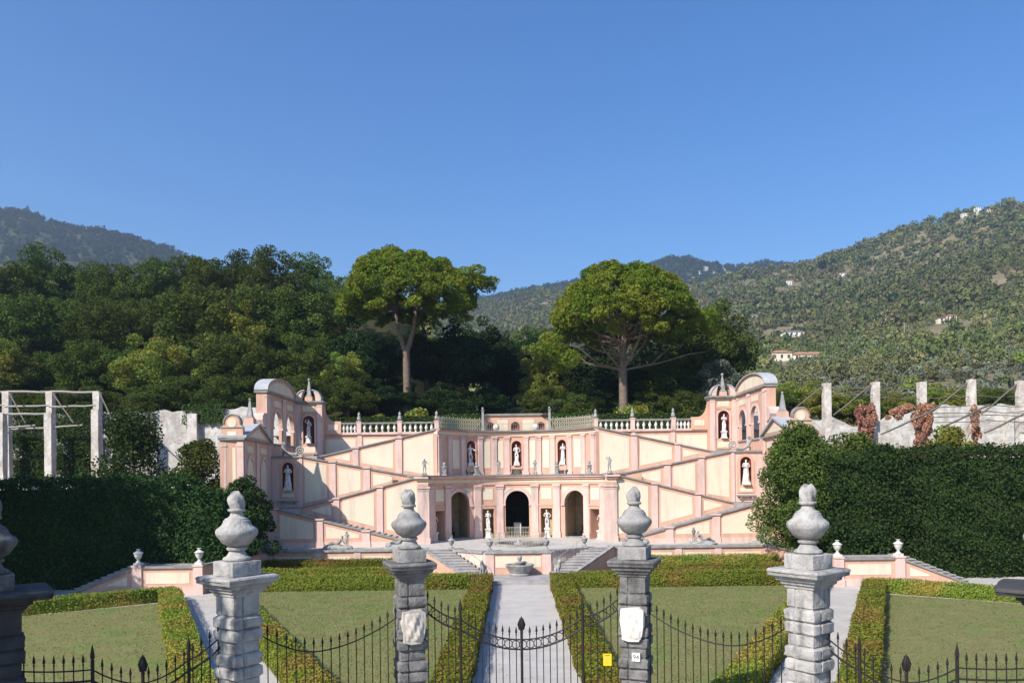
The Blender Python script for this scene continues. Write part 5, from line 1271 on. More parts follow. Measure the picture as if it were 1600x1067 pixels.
x,y,z=W(312,740,64); blobtree('bush','rounded green conifer bush above the left hedge, beside the gabled pavilion','bush',(x,y,5),heap(2.7,2.2,5.8,60,4,(.22,.36)),15000,.17,L_YE2,trunk=stick(3,.15))
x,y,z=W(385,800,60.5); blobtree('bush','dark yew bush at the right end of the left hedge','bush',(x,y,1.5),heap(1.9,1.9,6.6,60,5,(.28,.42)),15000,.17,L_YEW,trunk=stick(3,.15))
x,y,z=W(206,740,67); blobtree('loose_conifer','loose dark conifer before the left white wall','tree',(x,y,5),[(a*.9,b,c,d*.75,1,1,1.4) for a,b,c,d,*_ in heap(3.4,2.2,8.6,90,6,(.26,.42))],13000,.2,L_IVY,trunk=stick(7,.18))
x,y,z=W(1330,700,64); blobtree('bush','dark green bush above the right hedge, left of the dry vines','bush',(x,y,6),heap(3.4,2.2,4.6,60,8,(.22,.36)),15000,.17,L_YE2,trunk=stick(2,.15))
x,y,z=W(1480,700,70); blobtree('bush','bright yellow green shrub behind the hedge between the second and third vine','bush',(x,y,6),heap(2.6,1.6,5.4,26,9,(.22,.36)),4200,.27,L_LGT,trunk=stick(3,.1))
x,y,z=W(1290,740,63.5); 
# ================================================================== LEMON HOUSES
def post(mb,x,y,z0,z1,h=.42,seed=0):
    rs=random.Random(seed); n=7; vs=[]
    for j in range(n+1):
        z=z0+(z1-z0)*j/n
        for a,b in ((-1,-1),(1,-1),(1,1),(-1,1)): vs.append((x+a*h+rs.uniform(-.035,.035),y+b*h+rs.uniform(-.035,.035),z))
    fs=[(j*4+i,j*4+(i+1)%4,j*4+4+(i+1)%4,j*4+4+i) for j in range(n) for i in range(4)]+[(0,1,2,3),(n*4,n*4+1,n*4+2,n*4+3)]
    mb.add(vs,fs)
def pole(mb,a,b,r=.11,seed=0):
    rs=random.Random(seed); A,B=np.array(a),np.array(b); mb.tube([tuple(A+(B-A)*q+np.array((0,0,rs.uniform(-.07,.03)*(0<q<1)))) for q in (0,.25,.5,.75,1)],[r,r*.95,r*.9,r*.85,r*.75],6)
rl=thing('lemon_house_frame','bare whitewashed posts with bleached poles, left above the dark hedge','pergola',(W(80,740,76)[0],76,6),group='roofless lemon house frames')
near_p=[]; far_p=[]
for i,px in enumerate((-75,2,77,150)):
    x,y,z=W(px,646 if i<3 else 640,73); m=MB(); post(m,x,y,5.6,z,.33,i); build(m,'post',LPOST,rl); near_p.append((x,y,z))
for i,px in enumerate((-62,11,79,152)):
    x,y,z=W(px,612,81); m=MB(); post(m,x,y,5.6,z,.33,i+9); build(m,'post',LPOST,rl); far_p.append((x,y,z))
for i in range(3):
    m=MB(); pole(m,far_p[i],far_p[i+1],.13,i); build(m,'pole',GWOOD,rl)
    a=np.array(far_p[i]);b=np.array(far_p[i+1]); m=MB(); pole(m,tuple(a-(0,.3,1.55)),tuple(b-(0,.3,1.4)),.11,i+5); build(m,'pole',GWOOD,rl)
    if i<2:
        m=MB(); pole(m,near_p[i],near_p[i+1],.12,i+3); build(m,'pole',GWOOD,rl)
        a=np.array(near_p[i]);b=np.array(near_p[i+1]); m=MB(); pole(m,tuple(a+(0,1.5,-1.4)),tuple(b+(2.2,1.5,-1.0)),.1,i+7); build(m,'pole',GWOOD,rl)
for i in range(4):
    m=MB(); pole(m,tuple(np.array(far_p[i])+(0,.2,.1)),tuple(np.array(near_p[i])+(2.2 if i<3 else 1.5,0,-.9)),.075,i+20); build(m,'rafter',WOOD,rl)
def rubble_wall(label,px0,px1,D,tops,ops,z0=5.5):
    x0,x1=PX(px0,D),PX(px1,D); t=thing('rubble_wall',label,'wall',((x0+x1)/2,D,z0),group='old lime washed walls')
    rs=random.Random(px0); tp=lambda x: lerp_tab(x,tops)+.12*math.sin(x*2.1)+.08*math.sin(x*5.3)
    M=lambda s,q:(s,D-q); m=MB(); cur=x0
    for c,hw,sill,zs in ops:
        m.strip(M,rng(cur,c-hw,.7),z0,tp,-.6,0); ss=[c-hw*cos(pi*k/10) for k in range(11)]
        m.strip(M,ss,lambda a: zs+sqrt(max(0,hw*hw-(a-c)**2)),tp,-.6,0)
        if sill>z0: m.strip(M,[c-hw,c+hw],z0,sill,-.6,0)
        cur=c+hw
    m.strip(M,rng(cur,x1,.7),z0,tp,-.6,0); build(m,'masonry',LIME,t)
    for c,hw,sill,zs in ops: build(MB().strip(M,[c-hw-.1,c+hw+.1],max(sill,z0),zs+hw+.1,-2.0,-1.6),'recess',CAVE if hw<.6 else OCHRE,t)
    return t
def wz(px,py,D): return (W(px,py,D)[0],W(px,py,D)[2])
rw=rubble_wall('old white wall with a dark pier, left of the gabled pavilion',-120,470,86,[wz(-120,650,86),wz(60,648,86),wz(230,643,86),wz(300,641,86),wz(380,637,86),wz(470,634,86)],[(PX(136,86),1.6,5.5,8.6)])
xx=PX(305,86); build(MB().box(xx-.5,xx+.5,85.3,86,5.5,wz(305,647,86)[1]),'pier',LPOST,rw)
rr_=rubble_wall('long white ruined wall with arched niche, behind the right vines',1145,1680,84,[wz(1145,632,84),wz(1225,640,84),wz(1240,660,84),wz(1300,652,84),wz(1340,668,84),wz(1400,648,84),wz(1450,640,84),wz(1470,634,84),wz(1680,632,84)],
   [(PX(1386,84),.95,5.5,9.7),(PX(1486,84),.5,9.6,10.6)])
for px in (1575,1330):
    xx=PX(px,84); build(MB().box(xx-.35,xx+.35,83.4,84,5.5,wz(px,645 if px>1400 else 672,84)[1]),'pier',LIME,rr_)
rl2=thing('lemon_house_frame','bare whitewashed posts with dark slanting rafters, right above the green hedge','pergola',(W(1440,740,76)[0],76,6),group='roofless lemon house frames')
tops=[]
for i,px in enumerate((1215,1291,1367,1440,1517,1594,1672)):
    if i==0: continue
    x,y,z=W(px,(598,599,597,597,593,595,596)[i],76); m=MB(); post(m,x,y,5.6,z,.33,i+30); build(m,'post',LPOST,rl2); tops.append((x,y,z))
for i,(x,y,z) in enumerate(tops):
    if i not in (2,):
        m=MB(); pole(m,(x+.6,y+.4,z+.35),(x-4.6,y-1.5,z-3.2),.095,i); build(m,'rafter',WOOD,rl2)
    if i>1:
        m=MB(); pole(m,(x+.3,y-2.4,z-2.6),(x-5.6,y-3.6,z-5.1),.1,i+40); build(m,'rafter',WOOD,rl2)
for i in range(len(tops)-1):
    a,b=np.array(tops[i]),np.array(tops[i+1])
    for k,dz in enumerate((.5,1.1,1.9) if i in (0,) else ((.6,1.5) if i==1 else (.7,1.5,2.5,3.1,3.5,4.0)))    :
        if i<1 and k>1: continue
        m=MB(); pole(m,tuple(a-(0,-.3+.5*k,dz)),tuple(b-(0,-.3+.5*k,dz+.12*(k%2))),.045,i*7+k); build(m,'lath',WOOD,rl2)
# dry vines, creepers and ivy
def vine(label,px,y0,y1,wpx,D,n,mat_=L_VIN,seed=0,extra=()):
    x,y,zt=W(px,y0,D); _,_,zb=W(px,y1,D); w=wpx*D/F/2; rs=np.random.default_rng(seed); bl=[]
    for i in range(64):
        q=rs.random(); zz=zt-(zt-zb)*q; ww=w*(1.0-.55*q*rs.random()); bl.append((rs.uniform(-1,1)*ww*.8,rs.uniform(-.5,.3),zz-zb-.1,w*rs.uniform(.14,.28),1,.8,2.0))
    for e in extra: bl.append(e)
    t=thing('dry_vine',label,'vine',(x,y,zb),group='dry vines hanging on the posts' if mat_ is L_VIN else None); p,d,k=blob_points(bl,n,.4); v,ti=leaves(p,d,.15,1.3,.3); obj_from(quadmesh('foliage',v,ti,mat_),'foliage',t)
    m=MB()
    for k in range(3): m.tube([(rs.uniform(-.3,.3),.1,-.2),(rs.uniform(-.4,.4),.1,(zt-zb)*.5),(rs.uniform(-.5,.5),0,zt-zb-.3)],[.05,.04,.02],5)
    build(m,'stem',WOOD,t,local=True)
vine('thick rust brown dry vine nearest the right tower',1352,633,690,34,75.3,7000,seed=1)
vine('largest rust brown dry vine, hanging over a post and to the left',1440,632,716,40,75.2,12000,seed=2,extra=[(-2.6,0,4.4,.5,1,.8,.7),(-1.9,0,4.6,.6,1,.8,.7),(-1.3,0,4.8,.6,1,.8,.7),(-2.2,0,4.2,.5,1,.8,1.2),(-3.2,0,3.9,.3,1,.8,.8)])
vine('sparse rust brown dry vine with the white post showing through',1524,634,708,18,75.0,2200,seed=3)
def ivy(label,px0,px1,y0,y1,D,n,m_=L_IVY,cat='ivy',size=.28,name='ivy',thick=.25):
    xa,_,za=W(px0,y0,D); xb,_,zb=W(px1,y1,D); p=np.stack([RNG.uniform(xa,xb,n),D-RNG.random(n)*thick,RNG.uniform(zb,za,n)],1)
    e=np.sin(p[:,0]*1.3)+np.sin(p[:,2]*1.9+p[:,0]); keep=RNG.random(n)<(.75+.25*e); p=p[keep]; k=len(p)
    c=np.array(((xa+xb)/2,D,zb)); v,t=leaves(p-c,np.tile(np.array((0,-1.,.2)),(k,1)),size,1,.55); return tag(obj_from(quadmesh(name,v,t,m_),name,None,tuple(c)),label,cat)
ivy('dark ivy covering the white wall behind the left posts',-110,165,641,745,85.9,26000,size=.22,thick=.6)
ivy('ivy hanging over the top of the white wall, left of the gabled pavilion',285,352,632,662,85.8,1800,size=.2)
ivy('thin ivy on the white wall between the loose conifer and the dark pier',165,245,640,700,85.85,2600,size=.2)
ivy('crimson creeper on the right gabled pavilion front',1258,1278,672,686,61.8,260,L_CRI,'creeper',.2,'creeper',.4)
# ================================================================== UPPER TERRACE: HEDGE, FAR WALL, OBELISKS
def uh(label,px0,px1,D,zt): hedge('terrace_hedge',label,[(PX((px0+px1)/2,D),D,12.3+(zt-12.3)/2,(PX(px1,D)-PX(px0,D))/2,.6,(zt-12.3)/2,0)],L_IVY,75,.2,'clipped hedges behind the balustrades',wav=.06,loc=(PX((px0+px1)/2,D),D,12.3))
uh('clipped hedge behind the left balustrade',508,683,87,14.35); uh('clipped hedge behind the right balustrade',932,1102,87,14.35)
uh('clipped hedge behind the left lattice fence',692,750,88,14.6); uh('clipped hedge behind the right lattice fence',864,928,88,14.6)
for px,l,sd,w_ in ((652,'light green shrub behind the left balustrade, by the pine trunk',21,2.4),(990,'light green shrub behind the right balustrade, by the pine trunk',22,2.6),(598,'small leafy shrub behind the left balustrade',23,1.6)):
    blobtree('shrub',l,'shrub',(PX(px,90),90,12.2),heap(w_,1.5,3.2 if w_>2 else 2.6,16,sd,(.25,.4)),2000,.24,L_LGT,trunk=stick(1.5,.06))
D=98; r=thing('far_wall','low pink and cream wall with three round niches, far back on the upper terrace','wall',(PX(806,D),D,12.3))
M=lambda s,q:(s,D-q); x0,x1=PX(748,D),PX(864,D); zt=15.2; opn=[(PX(768,D),.5,12.9,13.9),(PX(806,D),.55,12.9,13.9),(PX(846,D),.5,12.9,13.9)]
m=MB(); archwall(m,M,x0,x1,12,zt,opn,-.5,0); build(m,'wall',OCHRE if False else SALM,r)
for (c,hw,sl_,zs) in opn: build(MB().niche(M,c,hw,sl_,zs),'niche',RED,r,True)
for a,b in ((x0+.3,opn[0][0]-.7),(opn[0][0]+.8,opn[1][0]-.9),(opn[1][0]+.9,opn[2][0]-.8),(opn[2][0]+.7,x1-.3)): 
    if b>a+.2: build(MB().strip(M,[a,b],13,zt-.5,0,.03),'panel',CREAM,r)
build(MB().strip(M,[x0-.2,x1+.2],zt,zt+.25,-.7,.2),'coping',COPE,r)
for q in (-1,1):
    a=x0 if q<0 else x1; build(MB().strip(M,[a,a+q*1.6],12,lambda s_: zt-abs(s_-a)*.75,-.5,.02),'sloping_end',SALM,r)
for q,px in ((0,768),(1,846)):
    t=thing('stone_ball',f'pale stone ball before the {"left" if q==0 else "right"} niche of the far wall','ball',(PX(px+(8 if q==0 else -8),97),97,12.3),group='stone balls by the far wall')
    build(MB().frust(0,.3,.3,1.0,.25,.25),'pedestal',STONE,t,local=True); build(MB().lathe([(.05,1.0),(.3,1.1),(.42,1.4),(.3,1.75),(.03,1.85)],n=12),'ball',STATUE,t,True,local=True)
for px,l in ((733,'grey stone obelisk left of the far wall'),(879,'grey stone obelisk right of the far wall')):
    t=thing('stone_obelisk',l,'obelisk',(PX(px,98.5),98.5,12.3),group='obelisks by the far wall'); m=MB(); m.frust(0,.45,.45,1.6,.45,.45).frust(1.6,.3,.3,4.6,.14,.14).frust(4.6,.14,.14,4.8,.02,.02); build(m,'shaft',GSTAT,t,local=True)
for px,l in ((746,'grey stone vase on the left shoulder of the far wall'),(866,'grey stone vase on the right shoulder of the far wall')):
    dup(f0,(PX(px,98.2),98.2,15.45),label=l,group='vases on the far wall',scale=1.25)
sheet('grass_bank',[(PX(735,99),99),(PX(880,99),99),(PX(872,112),112),(PX(745,112),112)],0,MATS['grass_green'])
gb=bpy.data.objects['grass_bank']; 
for v in gb.data.vertices: v.co.z=14.9 if v.co.y<105 else 17.2
t=thing('stone_bench','small stone bench with balusters on the grass bank above the far wall','bench',(PX(805,108),108,15.8))
build(MB().box(-1.5,1.5,-.3,.3,1.0,1.15),'seat',GSTAT,t,local=True)
for k in range(7): build(MB().box(-1.4+k*.44,-1.25+k*.44,-.12,.12,-.2,1.0),'baluster',GSTAT,t,local=True)
# ================================================================== STONE PINES
def stone_pine(label,px,D,ytop,ybot,half_px,lean,forks,seed,lobe,n=120000,basepy=None):
    x,y,_=W(px,640,D); zb=ground_z(x,y)-.3; zt=W(px,ytop,D)[2]-zb; zlo=W(px,ybot,D)[2]-zb; a=half_px*D/F
    rs=np.random.default_rng(seed); bl=[]; zc=zlo+.18*(zt-zlo); hz=zt-zc-.9
    for i in range(460):
        th=rs.uniform(0,2*pi); ph=rs.random()**.8; rr=sqrt(max(0,1-ph*ph)); q=rs.uniform(.89,1.0)*(1+.05*sin(3*th+seed)+.05*sin(5*th))
        bl.append((a*.92*rr*q*cos(th),a*.92*rr*q*sin(th),zc+hz*ph*q,rs.uniform(.55,1.05),1,1,.75))
    for i in range(110):
        th=rs.uniform(0,2*pi); q=sqrt(rs.uniform(.2,1)); bl.append((a*.9*q*cos(th),a*.9*q*sin(th),zc+rs.uniform(-.14,.12)*(zt-zlo),rs.uniform(.6,1.0),1,1,.6))
    bl += lobe
    t=thing('stone_pine',label,'tree',(x,y,zb),group='umbrella pines')
    B=np.array(bl); p,d,k=blob_points(bl,n,.55,.25); bt=rs.random(len(bl))
    v,ti=leaves(p,d*.75+np.array((0,0,.3)),.2,1.9,.4,tint=np.clip(.6*bt[k]+.28*RNG.random(n)+.06,0,1)); obj_from(quadmesh('crown',v,ti,L_PIN),'crown',t)
    m=MB(); fz=forks[0]; tr=forks[1]; lx=lean
    m.tube([(0,0,-.5),(lx*.2,0,fz*.35),(lx*.7,0,fz*.75),(lx,0,fz)],[tr*1.25,tr,tr*.92,tr*.9],10)
    ends=[(b[0]*.9,b[1]*.9,b[2]-.3) for b in rs.choice(B,30,replace=False)]
    if forks[2]:
        for sgn in (-1,1):
            top=(lx+sgn*1.3,0,zc-.4); m.tube([(lx,0,fz-.3),(lx+sgn*.9,0,fz+(zc-fz)*.45),top],[tr*.7,tr*.5,tr*.36],8)
            for e in ends:
                if (e[0]>lx)==(sgn>0): mid=((top[0]*.55+e[0]*.45),(e[1]*.45),(top[2]*.62+e[2]*.38)); m.tube([top,mid,e],[tr*.24,tr*.15,.05],5)
    else:
        top=(lx+.2,0,zc+hz*.5); m.tube([(lx,0,fz-.3),(lx+.15,0,(fz+top[2])/2),top],[tr*.85,tr*.6,tr*.3],8)
        for i,e in enumerate(ends):
            s0=fz+(top[2]-fz)*rs.uniform(-.1,.8); st=(lx,0,s0); mid=(lx*.5+e[0]*.5,e[1]*.5,s0*.7+e[2]*.3); m.tube([st,mid,e],[tr*.3,tr*.16,.05],5)
        for e in ((-8.5,-1,fz+1.2),(9.5,-2,fz+1.6),(7.5,1,fz+3.0),(-7,-2,fz+2.6),(-9.2,0,fz+3.4)):
            m.tube([(lx,0,fz-.2),(e[0]*.45,e[1]*.5,fz+.5),(e[0]*.8,e[1]*.8,e[2]-.2),e],[tr*.24,tr*.15,.07,.03],5)
    build(m,'trunk',BARK,t,True,local=True); return t
stone_pine('stone pine with a forked trunk and flat dome, left of the garden axis',637,100,389,500,112,-.1,(8.2,.5,True),1,[(x_,y_,z_,r_,1,1,.6) for x_,y_,z_,r_ in ((7.4,-1,17.6,1.5),(8.0,.5,16.6,1.4),(7.0,-2,16.4,1.3),(9.4,-1,16.6,1.4),(10.2,0,16.2,1.2),(8.4,1,17.2,1.5),(10.8,-.5,16.8,1.0),(9.0,-2,17.8,1.2))])
stone_pine('stone pine with a single trunk and rounder yellowish dome, right of the garden axis',975,96,408,534,122,-.1,(8.6,.56,False),2,[(x_,y_,z_,r_,1,1,.75) for x_,y_,z_,r_ in ((-8.0,-1,10.5,1.5),(-8.8,0,12,1.4),(-6.6,-2,9.6,1.4),(-7.4,1,9.0,1.2),(9.8,-1,14.5,1.4),(10.6,0,13.2,1.2),(-9.4,-1,11,1.0))],n=140000)
# ================================================================== WOODS
P_=[]
specs=[('broadleaf_tree',L_FOR,.27,dict(nb=110,br=(.17,.27),crown=(.10,1.0),shape=lambda z:1.12)),('broadleaf_tree',L_FOR,.25,dict(nb=130,br=(.14,.25),crown=(.14,1.0),shape=lambda z:1.12)),('broadleaf_tree',L_FOR,.28,dict(nb=100,br=(.18,.30),crown=(.04,1.0),shape=lambda z:1.1)),('broadleaf_tree',L_LGT,.26,dict(nb=100,br=(.15,.26),crown=(.10,1.0),shape=lambda z:1.1)),
       ('dark_conifer',L_DRK,.28,dict(nb=90,br=(.17,.28),crown=(.06,1.0),shape=lambda z: 1.0-.45*(z+.2) if z>-.2 else 1.0)),('cedar',L_CED,.26,dict(nb=70,br=(.14,.26),crown=(.12,1.0),shape=lambda z: 1.05-.5*z))]
for i,(nm,mt,sz,kw) in enumerate(specs):
    P_.append(make_tree(nm,'x','tree',None,100+i,16,5.4,mt,n=24000,size=sz,**kw))
used=[False]*len(P_)
def put(k,px,D,ytop,label,group,rscale=1.0,dz=0,x=None,H=None):
    xx=PX(px,D)-.0 if x is None else x; zg=ground_z(xx,D)+dz
    h=(W(px,ytop,D)[2]-zg) if H is None else H
    h=max(3,h); sc=(h/16*rscale,h/16*rscale,h/16); rz=random.uniform(0,6.28)
    if not used[k]:
        o=P_[k]; used[k]=True; o.location=(xx,D,zg); o.rotation_euler=(0,0,rz); o.scale=sc; o['label']=label; o['group']=group
    else: o=dup(P_[k],(xx,D,zg),rz,label,group,sc)
    return o
SKY=[(-100,400),(0,405),(60,376),(110,402),(150,408),(200,392),(290,378),(330,380),(390,392),(430,378),(490,396),(540,428),(580,470)]
WG='trees of the left wood'; rs=random.Random(5)
l1='broadleaf tree on the skyline of the left wood'; l2='broadleaf tree in the body of the left wood'; l3='lower broadleaf tree at the front edge of the left wood'
for i,px in enumerate(range(-70,560,46)): put(rs.choice((0,1,2)),px+rs.uniform(-14,14),rs.uniform(124,138),lerp_tab(px,SKY)+rs.uniform(-6,12),l1,'skyline trees of the left wood',rs.uniform(.75,1.0))
for i,px in enumerate(range(-60,570,52)): put(rs.choice((0,1,2,0,3)),px+rs.uniform(-16,16),rs.uniform(107,117),lerp_tab(px,SKY)+rs.uniform(45,85),l2,'middle trees of the left wood',rs.uniform(.9,1.15))
for i,px in enumerate(range(-50,560,58)): put(rs.choice((0,1,2,0,1,3)),px+rs.uniform(-16,16),rs.uniform(95,101),rs.uniform(500,545),l3,'front trees of the left wood',rs.uniform(.9,1.2))
for px in range(-30,560,64): put(rs.choice((1,2,0)),px+rs.uniform(-16,16),rs.uniform(91.5,93.5),rs.uniform(575,610),'bushy low tree at the foot of the left wood','bushy trees at the foot of the left wood',1.5)
put(4,560,101,490,'dark conifer under the left edge of the left stone pine','dark conifers',1.1); put(4,600,105,520,'dark conifer left of the left stone pine trunk','dark conifers',1.25)
put(4,668,108,500,'dark conifer just right of the left stone pine trunk','dark conifers',1.15); put(4,712,111,482,'large dark conifer between the stone pines, left of the grass bank','dark conifers',1.2)
put(4,758,115,478,'tallest dark conifer between the stone pines','dark conifers',1.0); put(4,690,99,590,'low dark conifer behind the left lattice fence','dark conifers',1.5); put(4,792,125,505,'farthest dark conifer beside the grass avenue','dark conifers',.9)
put(4,826,128,498,'dark conifer right of the grass avenue','dark conifers',.9); put(3,858,112,512,'yellow green tree left under the right stone pine','light trees',1.05); put(3,845,107,580,'low yellowish tree right of the grass bank','light trees',1.3)
put(4,905,110,530,'dark conifer behind the right stone pine, left of its trunk','dark conifers',1.2); put(4,945,106,560,'dark conifer close to the left of the right pine trunk','dark conifers',1.3); put(4,1000,108,545,'dark conifer right behind the right pine trunk','dark conifers',1.2)
put(0,1042,104,545,'green tree right of the right pine trunk','trees right of the right stone pine',1.1); put(1,1085,108,470,'brownish green tree behind the right stone pine','trees right of the right stone pine',1.0)
put(2,1112,112,450,'tall tree at the right edge of the right stone pine','trees right of the right stone pine',.85); put(5,1126,97,545,'grey green cedar behind the right niche tower','cedars',1.1); put(5,1160,101,575,'smaller grey green cedar right of the niche tower','cedars',1.2)
put(2,1070,95,600,'low dark tree behind the right balustrade end','trees right of the right stone pine',1.4); put(0,1020,97,605,'low tree behind the right balustrade','trees right of the right stone pine',1.4); put(4,880,99,610,'low dark conifer behind the right lattice fence','dark conifers',1.6)
put(4,640,99.5,600,'low dark conifer behind the left pine trunk','dark conifers',1.5); put(0,540,96,560,'broadleaf tree behind the left balustrade end','front trees of the left wood',1.2)
for px,D_,yt in ((575,122,500),(612,128,512),(650,132,498),(690,128,505),(730,134,492),(770,138,500),(806,118,545),(800,142,520),(835,140,505),(870,130,500),(930,128,500),(1010,126,500)): put(4 if px!=835 else 0,px,D_,yt,'dark conifer deep in the wood behind the stone pines','deep dark conifers',1.15)
for px,D_,yt in ((720,97,608),(700,101,585),(760,104,590),(860,103,598),(905,98,606),(590,97,585),(625,103,575),(930,101,590)): put(4 if px not in (860,905) else 2,px,D_,yt,'low dark evergreen between the stone pine trunks','low evergreens',1.7)
# shrubs behind the right lemon house
for i,(px,yt) in enumerate(((1205,605),(1250,590),(1300,600),(1345,612),(1395,608),(1425,612),(1470,600),(1500,605),(1560,600),(1610,605))): put((0,3,3,0,3,3,3,0,2,3)[i],px,rs.uniform(90,97),yt,'leafy green tree just behind the right white wall','trees behind the right white wall',1.7)
# trees outside the left edge that shade the left hedge and the leftmost pillar
for i,(x_,y_,h_) in enumerate(((-39.5,47,22),(-46,49,21),(-52,53,19),(-44,43,25),(-51,45,24),(-57,50,20),(-48.5,38,28))): put(0,0,y_,0,'large broadleaf tree standing outside the left edge of the garden','trees left of the garden',.8,x=x_,H=h_)
for i,(x_,y_,h_) in enumerate(((-20.2,7.6,21),(-24,4.5,21))): put((0,2)[i],0,y_,0,'unseen tree added outside the left end of the gate for shade','added shade trees',.62,x=x_,H=h_)  # unseen trees by the street, added only to shade the leftmost pillar
# clearings round the houses
HOUSES=[(1238,533,34),(1240,564,90),(1387,507,34),(1396,521,14),(1478,502,30),(1232,446,11),(1527,333,12),(1507,339,11),(1545,331,11),(1318,432,18),(1180,498,16)]
CLR=[]
for px,py,wp in HOUSES:
    h_=hit(px,py)
    if h_ is not None: CLR.append((h_[0],h_[1],wp*h_[1]/F*.42+1.5))
def clear(x,y,dn=24): return any(abs(x-a*y/b)<c and b-dn*b/500<y<b+9 for a,b,c in CLR)
# ================================================================== HILLSIDE TREES
def tmpl(nq,seed,flat=.4,sz=.42):
    rs=np.random.default_rng(seed); b=[(rs.uniform(-.5,.5),rs.uniform(-.5,.5),rs.uniform(.45,1.0),rs.uniform(.38,.6)) for _ in range(6)]
    p,d,k=blob_points(b,nq,.5); v,t=leaves(p,d,sz,1,flat); return v
T=[tmpl(58,i) for i in range(8)]; TN=[tmpl(130,i,.4,.27) for i in range(8)]
def scatter(name,pts,sizes,tints,material,label,cat,T=T):
    n=len(pts); k=RNG.integers(0,8,n); a=RNG.uniform(0,2*pi,n); V=np.stack([T[i] for i in k])      # n, m, 3
    c,s_=np.cos(a)[:,None],np.sin(a)[:,None]; X=V[:,:,0]*c-V[:,:,1]*s_; Y=V[:,:,0]*s_+V[:,:,1]*c
    sz=sizes[:,None]; P=np.stack([X*sz+pts[:,0:1],Y*sz+pts[:,1:2],V[:,:,2]*sz*(.85+.5*RNG.random(n))[:,None]+pts[:,2:3]-.15*sz],2).reshape(-1,3)
    m=T[0].shape[0]//4; ti=np.clip(np.repeat(tints,m)+RNG.normal(0,.1,n*m),0,1)
    o=obj_from(quadmesh(name,P,ti,material),name); return tag(o,label,cat,kind='stuff')
def rnd_hill(n,t0,t1,d0,d1,rej=None):
    out=[]
    while len(out)<n:
        y=sqrt(random.uniform(d0*d0,d1*d1)); x=random.uniform(t0,t1)*y
        if clear(x,y) or (rej and rej(x,y)): continue
        out.append((x,y,ground_z(x,y)))
    return np.array(out)
patch=lambda x,y: (math.sin(x*.031+1)+math.sin(y*.027+x*.011)+math.sin(x*.07-y*.05))
bare=lambda x,y: y>300 and patch(x,y)+random.gauss(0,.35)>1.5
p=rnd_hill(2700,.0,.70,265,480,bare); scatter('hillside_wood',p,np.clip(RNG.lognormal(.8,.38,len(p)),1.1,6),np.clip(RNG.beta(1.3,1.9,len(p)),0,1),L_HIL,'mixed trees and scrub covering the lower right hillside','wood',TN)
p=rnd_hill(1500,.12,.70,265,600,bare); scatter('olive_grove',p,RNG.uniform(1.5,2.6,len(p)),RNG.random(len(p)),L_OLV,'grey green olives among the scrub of the right hillside','olive grove',TN)
p=rnd_hill(6000,-.02,.70,480,800,bare); scatter('hillside_wood',p,np.clip(RNG.lognormal(1.02,.38,len(p)),1.3,7.5),np.clip(RNG.beta(1.3,1.9,len(p)),0,1),L_HIL,'mixed trees and scrub covering the middle of the right hillside','wood')
p=rnd_hill(2600,-.22,.16,1000,1540); scatter('hillside_wood',p,RNG.uniform(4,7,len(p)),RNG.beta(2,3.5,len(p)),L_HIL,'distant trees on the ridge between the stone pines','wood')
p=rnd_hill(5200,-.12,.72,700,1220,lambda x,y: patch(x*.7,y*.7)>2.2); scatter('hillside_wood',p,np.clip(RNG.lognormal(1.5,.33,len(p)),2.2,10),np.clip(RNG.beta(1.4,2.2,len(p)),0,1),L_HIL,'distant trees covering the upper right hillside','wood')
p=rnd_hill(1500,-.16,.03,170,800); scatter('hillside_wood',p,RNG.uniform(3,5,len(p)),RNG.beta(2,3.5,len(p)),L_HIL,'trees on the middle slope behind the stone pines','wood')
p=rnd_hill(2600,-.75,.02,200,1300); scatter('hillside_wood',p,RNG.uniform(4,7,len(p)),RNG.beta(2,3.5,len(p)),L_HIL,'distant trees behind the left wood','wood')
q_=[]
for a,b,c in CLR:
    for k in range(26):
        y=b-random.uniform(3,26*b/500); x=a*y/b+random.uniform(-c,c); q_.append((x,y,ground_z(x,y)))
q_=np.array(q_); scatter('hillside_shrubs',q_,RNG.uniform(.9,1.5,len(q_)),RNG.random(len(q_)),L_OLV,'low garden shrubs below the hillside houses','shrubs')
p=rnd_hill(420,.12,.70,185,290); scatter('olive_grove',p,RNG.uniform(1.5,2.5,len(p)),RNG.random(len(p)),L_OLV,'grey green olive trees on the lowest right slope','olive grove',TN)
def on_mesh(V,n,lo): 
    V=np.array(V[:NCOL*91]).reshape(91,NCOL,3); j=RNG.random(n)**1.7*80; i=RNG.random(n)*(NCOL-2); a=V[j.astype(int),i.astype(int)]; b=V[j.astype(int)+1,i.astype(int)+1]; f=RNG.random(n)[:,None]; return a*(1-f)+b*f
for V,n,sz,l in ((LMV,6500,(4,7.5),'dense bluish woods on the left mountain'),(FMV,6500,(5,9.5),'dense bluish woods on the far middle mountain')):
    p=on_mesh(V,n,0)
    if V is FMV: p=np.array([q for q in p if not in_cliff(*topix(*q),1.15)]); n=len(p)
    scatter('mountain_wood',p,RNG.uniform(*sz,n),RNG.beta(2,4.5,n),L_MTN,l,'wood')
